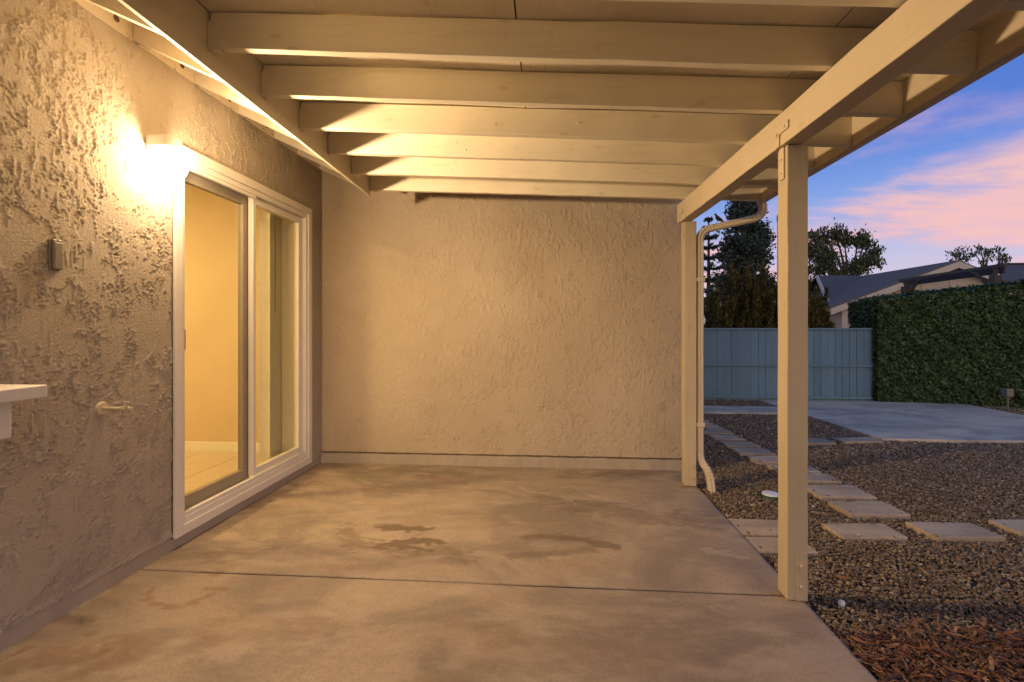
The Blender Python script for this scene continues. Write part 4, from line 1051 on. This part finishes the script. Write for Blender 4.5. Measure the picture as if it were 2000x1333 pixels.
# ------------------------------------------------------------------ neighbour house, pergola, second roof
HY = 26.0
nh = thing('neighbour_house', (at(1760, 640, HY).x, HY, GZ), 'neighbour house with low gable and dark shingle roof beyond the hedge', 'house')
pk = at(1872, 512, HY); ev = at(1622, 604, HY); evr = at(2110, 604, HY)
def roof_plane(name, P, th, mt):
    bm = bmesh.new(); hexa(bm, [Vector(p_) for p_ in P] + [Vector(p_) + Vector((0, 0, th)) for p_ in P]); return from_bm(name, bm, mt, nh)
D = 9.
roof_plane('roof', [ev, pk, pk + Vector((0, D, 0)), ev + Vector((0, D, 0))], .10, M['shingleb'])
roof_plane('roof', [pk + Vector((.002, 0, 0)), evr, evr + Vector((0, D, 0)), pk + Vector((.002, D, 0))], .10, M['shingleb'])
def rake(p0, p1, dz=.30, off=-.06):
    bm = bmesh.new(); a, b_ = Vector(p0), Vector(p1)
    hexa(bm, [a + Vector((0, off, -dz)), b_ + Vector((0, off, -dz)), b_ + Vector((0, -.004, -dz)), a + Vector((0, -.004, -dz)), a + Vector((0, off, .02)), b_ + Vector((0, off, .02)), b_ + Vector((0, -.004, .02)), a + Vector((0, -.004, .02))]); return from_bm('rake_board', bm, M['htrim'], nh)
rake(ev, pk - Vector((.002, 0, 0))); rake(pk, evr)
wl = at(1655, 640, HY).x; wr = evr.x - .8
def rz(x): return ev.z + (pk.z - ev.z) * (x - ev.x) / (pk.x - ev.x) if x < pk.x else evr.z + (pk.z - evr.z) * (evr.x - x) / (evr.x - pk.x)
bm = bmesh.new(); pts = [(wl, GZ), (wr, GZ), (wr, rz(wr) - .02), (pk.x, pk.z - .02), (wl, rz(wl) - .02)]
ring_loft(bm, [[(x, y, z) for x, z in pts] for y in (HY + .45, HY + 8.5)]); from_bm('wall', bm, M['hwall'], nh)
bx('corner_trim', wl - .03, wl + .22, HY + .39, HY + .447, GZ, rz(wl) - .25, M['htrim'], nh)
for k in range(4):
    xx = wl + 1.2 + 1.35 * k; bx('batten', xx, xx + .06, HY + .42, HY + .449, GZ, rz(xx) - .33, M['hwall'], nh)
# cross wing with its dark roof turned to the yard
c0, c1 = at(1598, 541, HY + 7), at(1790, 541, HY + 7); e0, e1 = at(1626, 604, HY + 1.2), at(1690, 604, HY + 1.2)
e1 = Vector((c1.x, e0.y, e0.z))
roof_plane('roof', [e0, e1, c1, c0], .08, M['shingle'])
roof_plane('roof', [c0 + Vector((0, .003, 0)), c1 + Vector((0, .003, 0)), c1 + Vector((0, 6, -2)), c0 + Vector((0, 6, -2))], .08, M['shingle'])
bm = bmesh.new(); hexa(bm, [e0 + Vector((-.12, 0, -.22)), e0 + Vector((-.003, 0, -.22)), c0 + Vector((-.003, 0, -.22)), c0 + Vector((-.12, 0, -.22)), e0 + Vector((-.12, 0, .1)), e0 + Vector((-.003, 0, .1)), c0 + Vector((-.003, 0, .1)), c0 + Vector((-.12, 0, .1))])
from_bm('rake_board', bm, M['htrim'], nh)
cw0 = at(1606, 640, HY + 2.2).x
bx('wall', cw0, c1.x, HY + 2.0, HY + 9, GZ, e0.z - .05, M['hwall'], nh)
gt = at(1640, 608, HY); bx('gutter', at(1616, 640, HY).x, gt.x - .02, HY - .02, HY + .1, ev.z - .16, ev.z - .03, M['htrim'], nh)
wx0 = at(1616, 640, HY + 2).x; wn = bx('window', wx0, wx0 + .28, HY + 1.94, HY + 1.998, 1.0, 1.7, M['htrim'], nh)
bx('pane', wx0 + .05, wx0 + .23, HY + 1.925, HY + 1.938, 1.05, 1.65, M['blind'], wn)

PY = 14.
pg = thing('pergola', (at(1860, 640, PY).x, PY, GZ), 'dark stained pergola standing behind the hedge before the gable', 'pergola')
def pbeam(name, p0, p1, wdt, hgt): return lumber(name, p0, p1, wdt, hgt, M['pergola'], pg, seg=4, jit=.002)
A0 = at(1768, 560, PY); C0 = at(1944, 540, PY * .79); C0.z = A0.z; B0 = at(1945, 551, PY * .885); B0.z = A0.z; D0 = A0 + (B0 - C0)
pbeam('beam', A0, D0, .07, .15); pbeam('beam', C0, B0, .07, .15)
dx_ = (C0 - A0).normalized()
for k in range(5):
    t_ = k / 4; p0 = A0.lerp(D0, t_) - dx_ * .25 + Vector((0, 0, .152)); p1 = C0.lerp(B0, t_) + dx_ * .25 + Vector((0, 0, .152)); pbeam('slat', p0, p1, .05, .07)
for p_ in (A0, C0, B0, D0): bx('post', p_.x - .07, p_.x + .07, p_.y - .07, p_.y + .07, GZ, p_.z - .002, M['pergola'], pg)
for p_, q_, sg in ((A0, C0, 1), (C0, A0, 1)):
    d = (q_ - p_).normalized(); bm = bmesh.new(); q0 = p_ + d * .06 - Vector((0, 0, .55)); q2 = p_ + d * .65 + Vector((0, 0, .14)); q1 = p_ + d * .18 - Vector((0, 0, .06))
    tube(bm, [q0 * (1 - t) ** 2 + q1 * 2 * t * (1 - t) + q2 * t * t for t in np.linspace(0, 1, 9)], [.032] * 9, 6); from_bm('brace', bm, M['pergola'], pg)

sh2 = thing('neighbour_shed', (at(2010, 640, 17).x, 17, GZ), 'low grey shingled roof at the right edge above the hedge', 'shed')
a0 = at(1955, 552, 16.2); a1 = at(2160, 552, 16.2); t0 = at(1953, 521, 18.0); t1 = at(2150, 521, 18.0)
bm = bmesh.new(); hexa(bm, [a0, a1, t1, t0] + [p_ + Vector((0, 0, .07)) for p_ in (a0, a1, t1, t0)]); from_bm('roof', bm, M['shingle'], sh2)
bx('ridge_cap', t0.x - .02, t1.x, 17.95, 18.1, t0.z + .071, t0.z + .12, M['pergola'], sh2)
bx('wall', a0.x + .2, a1.x - .2, 16.5, 19, GZ, a0.z + .0, M['hwall'], sh2)
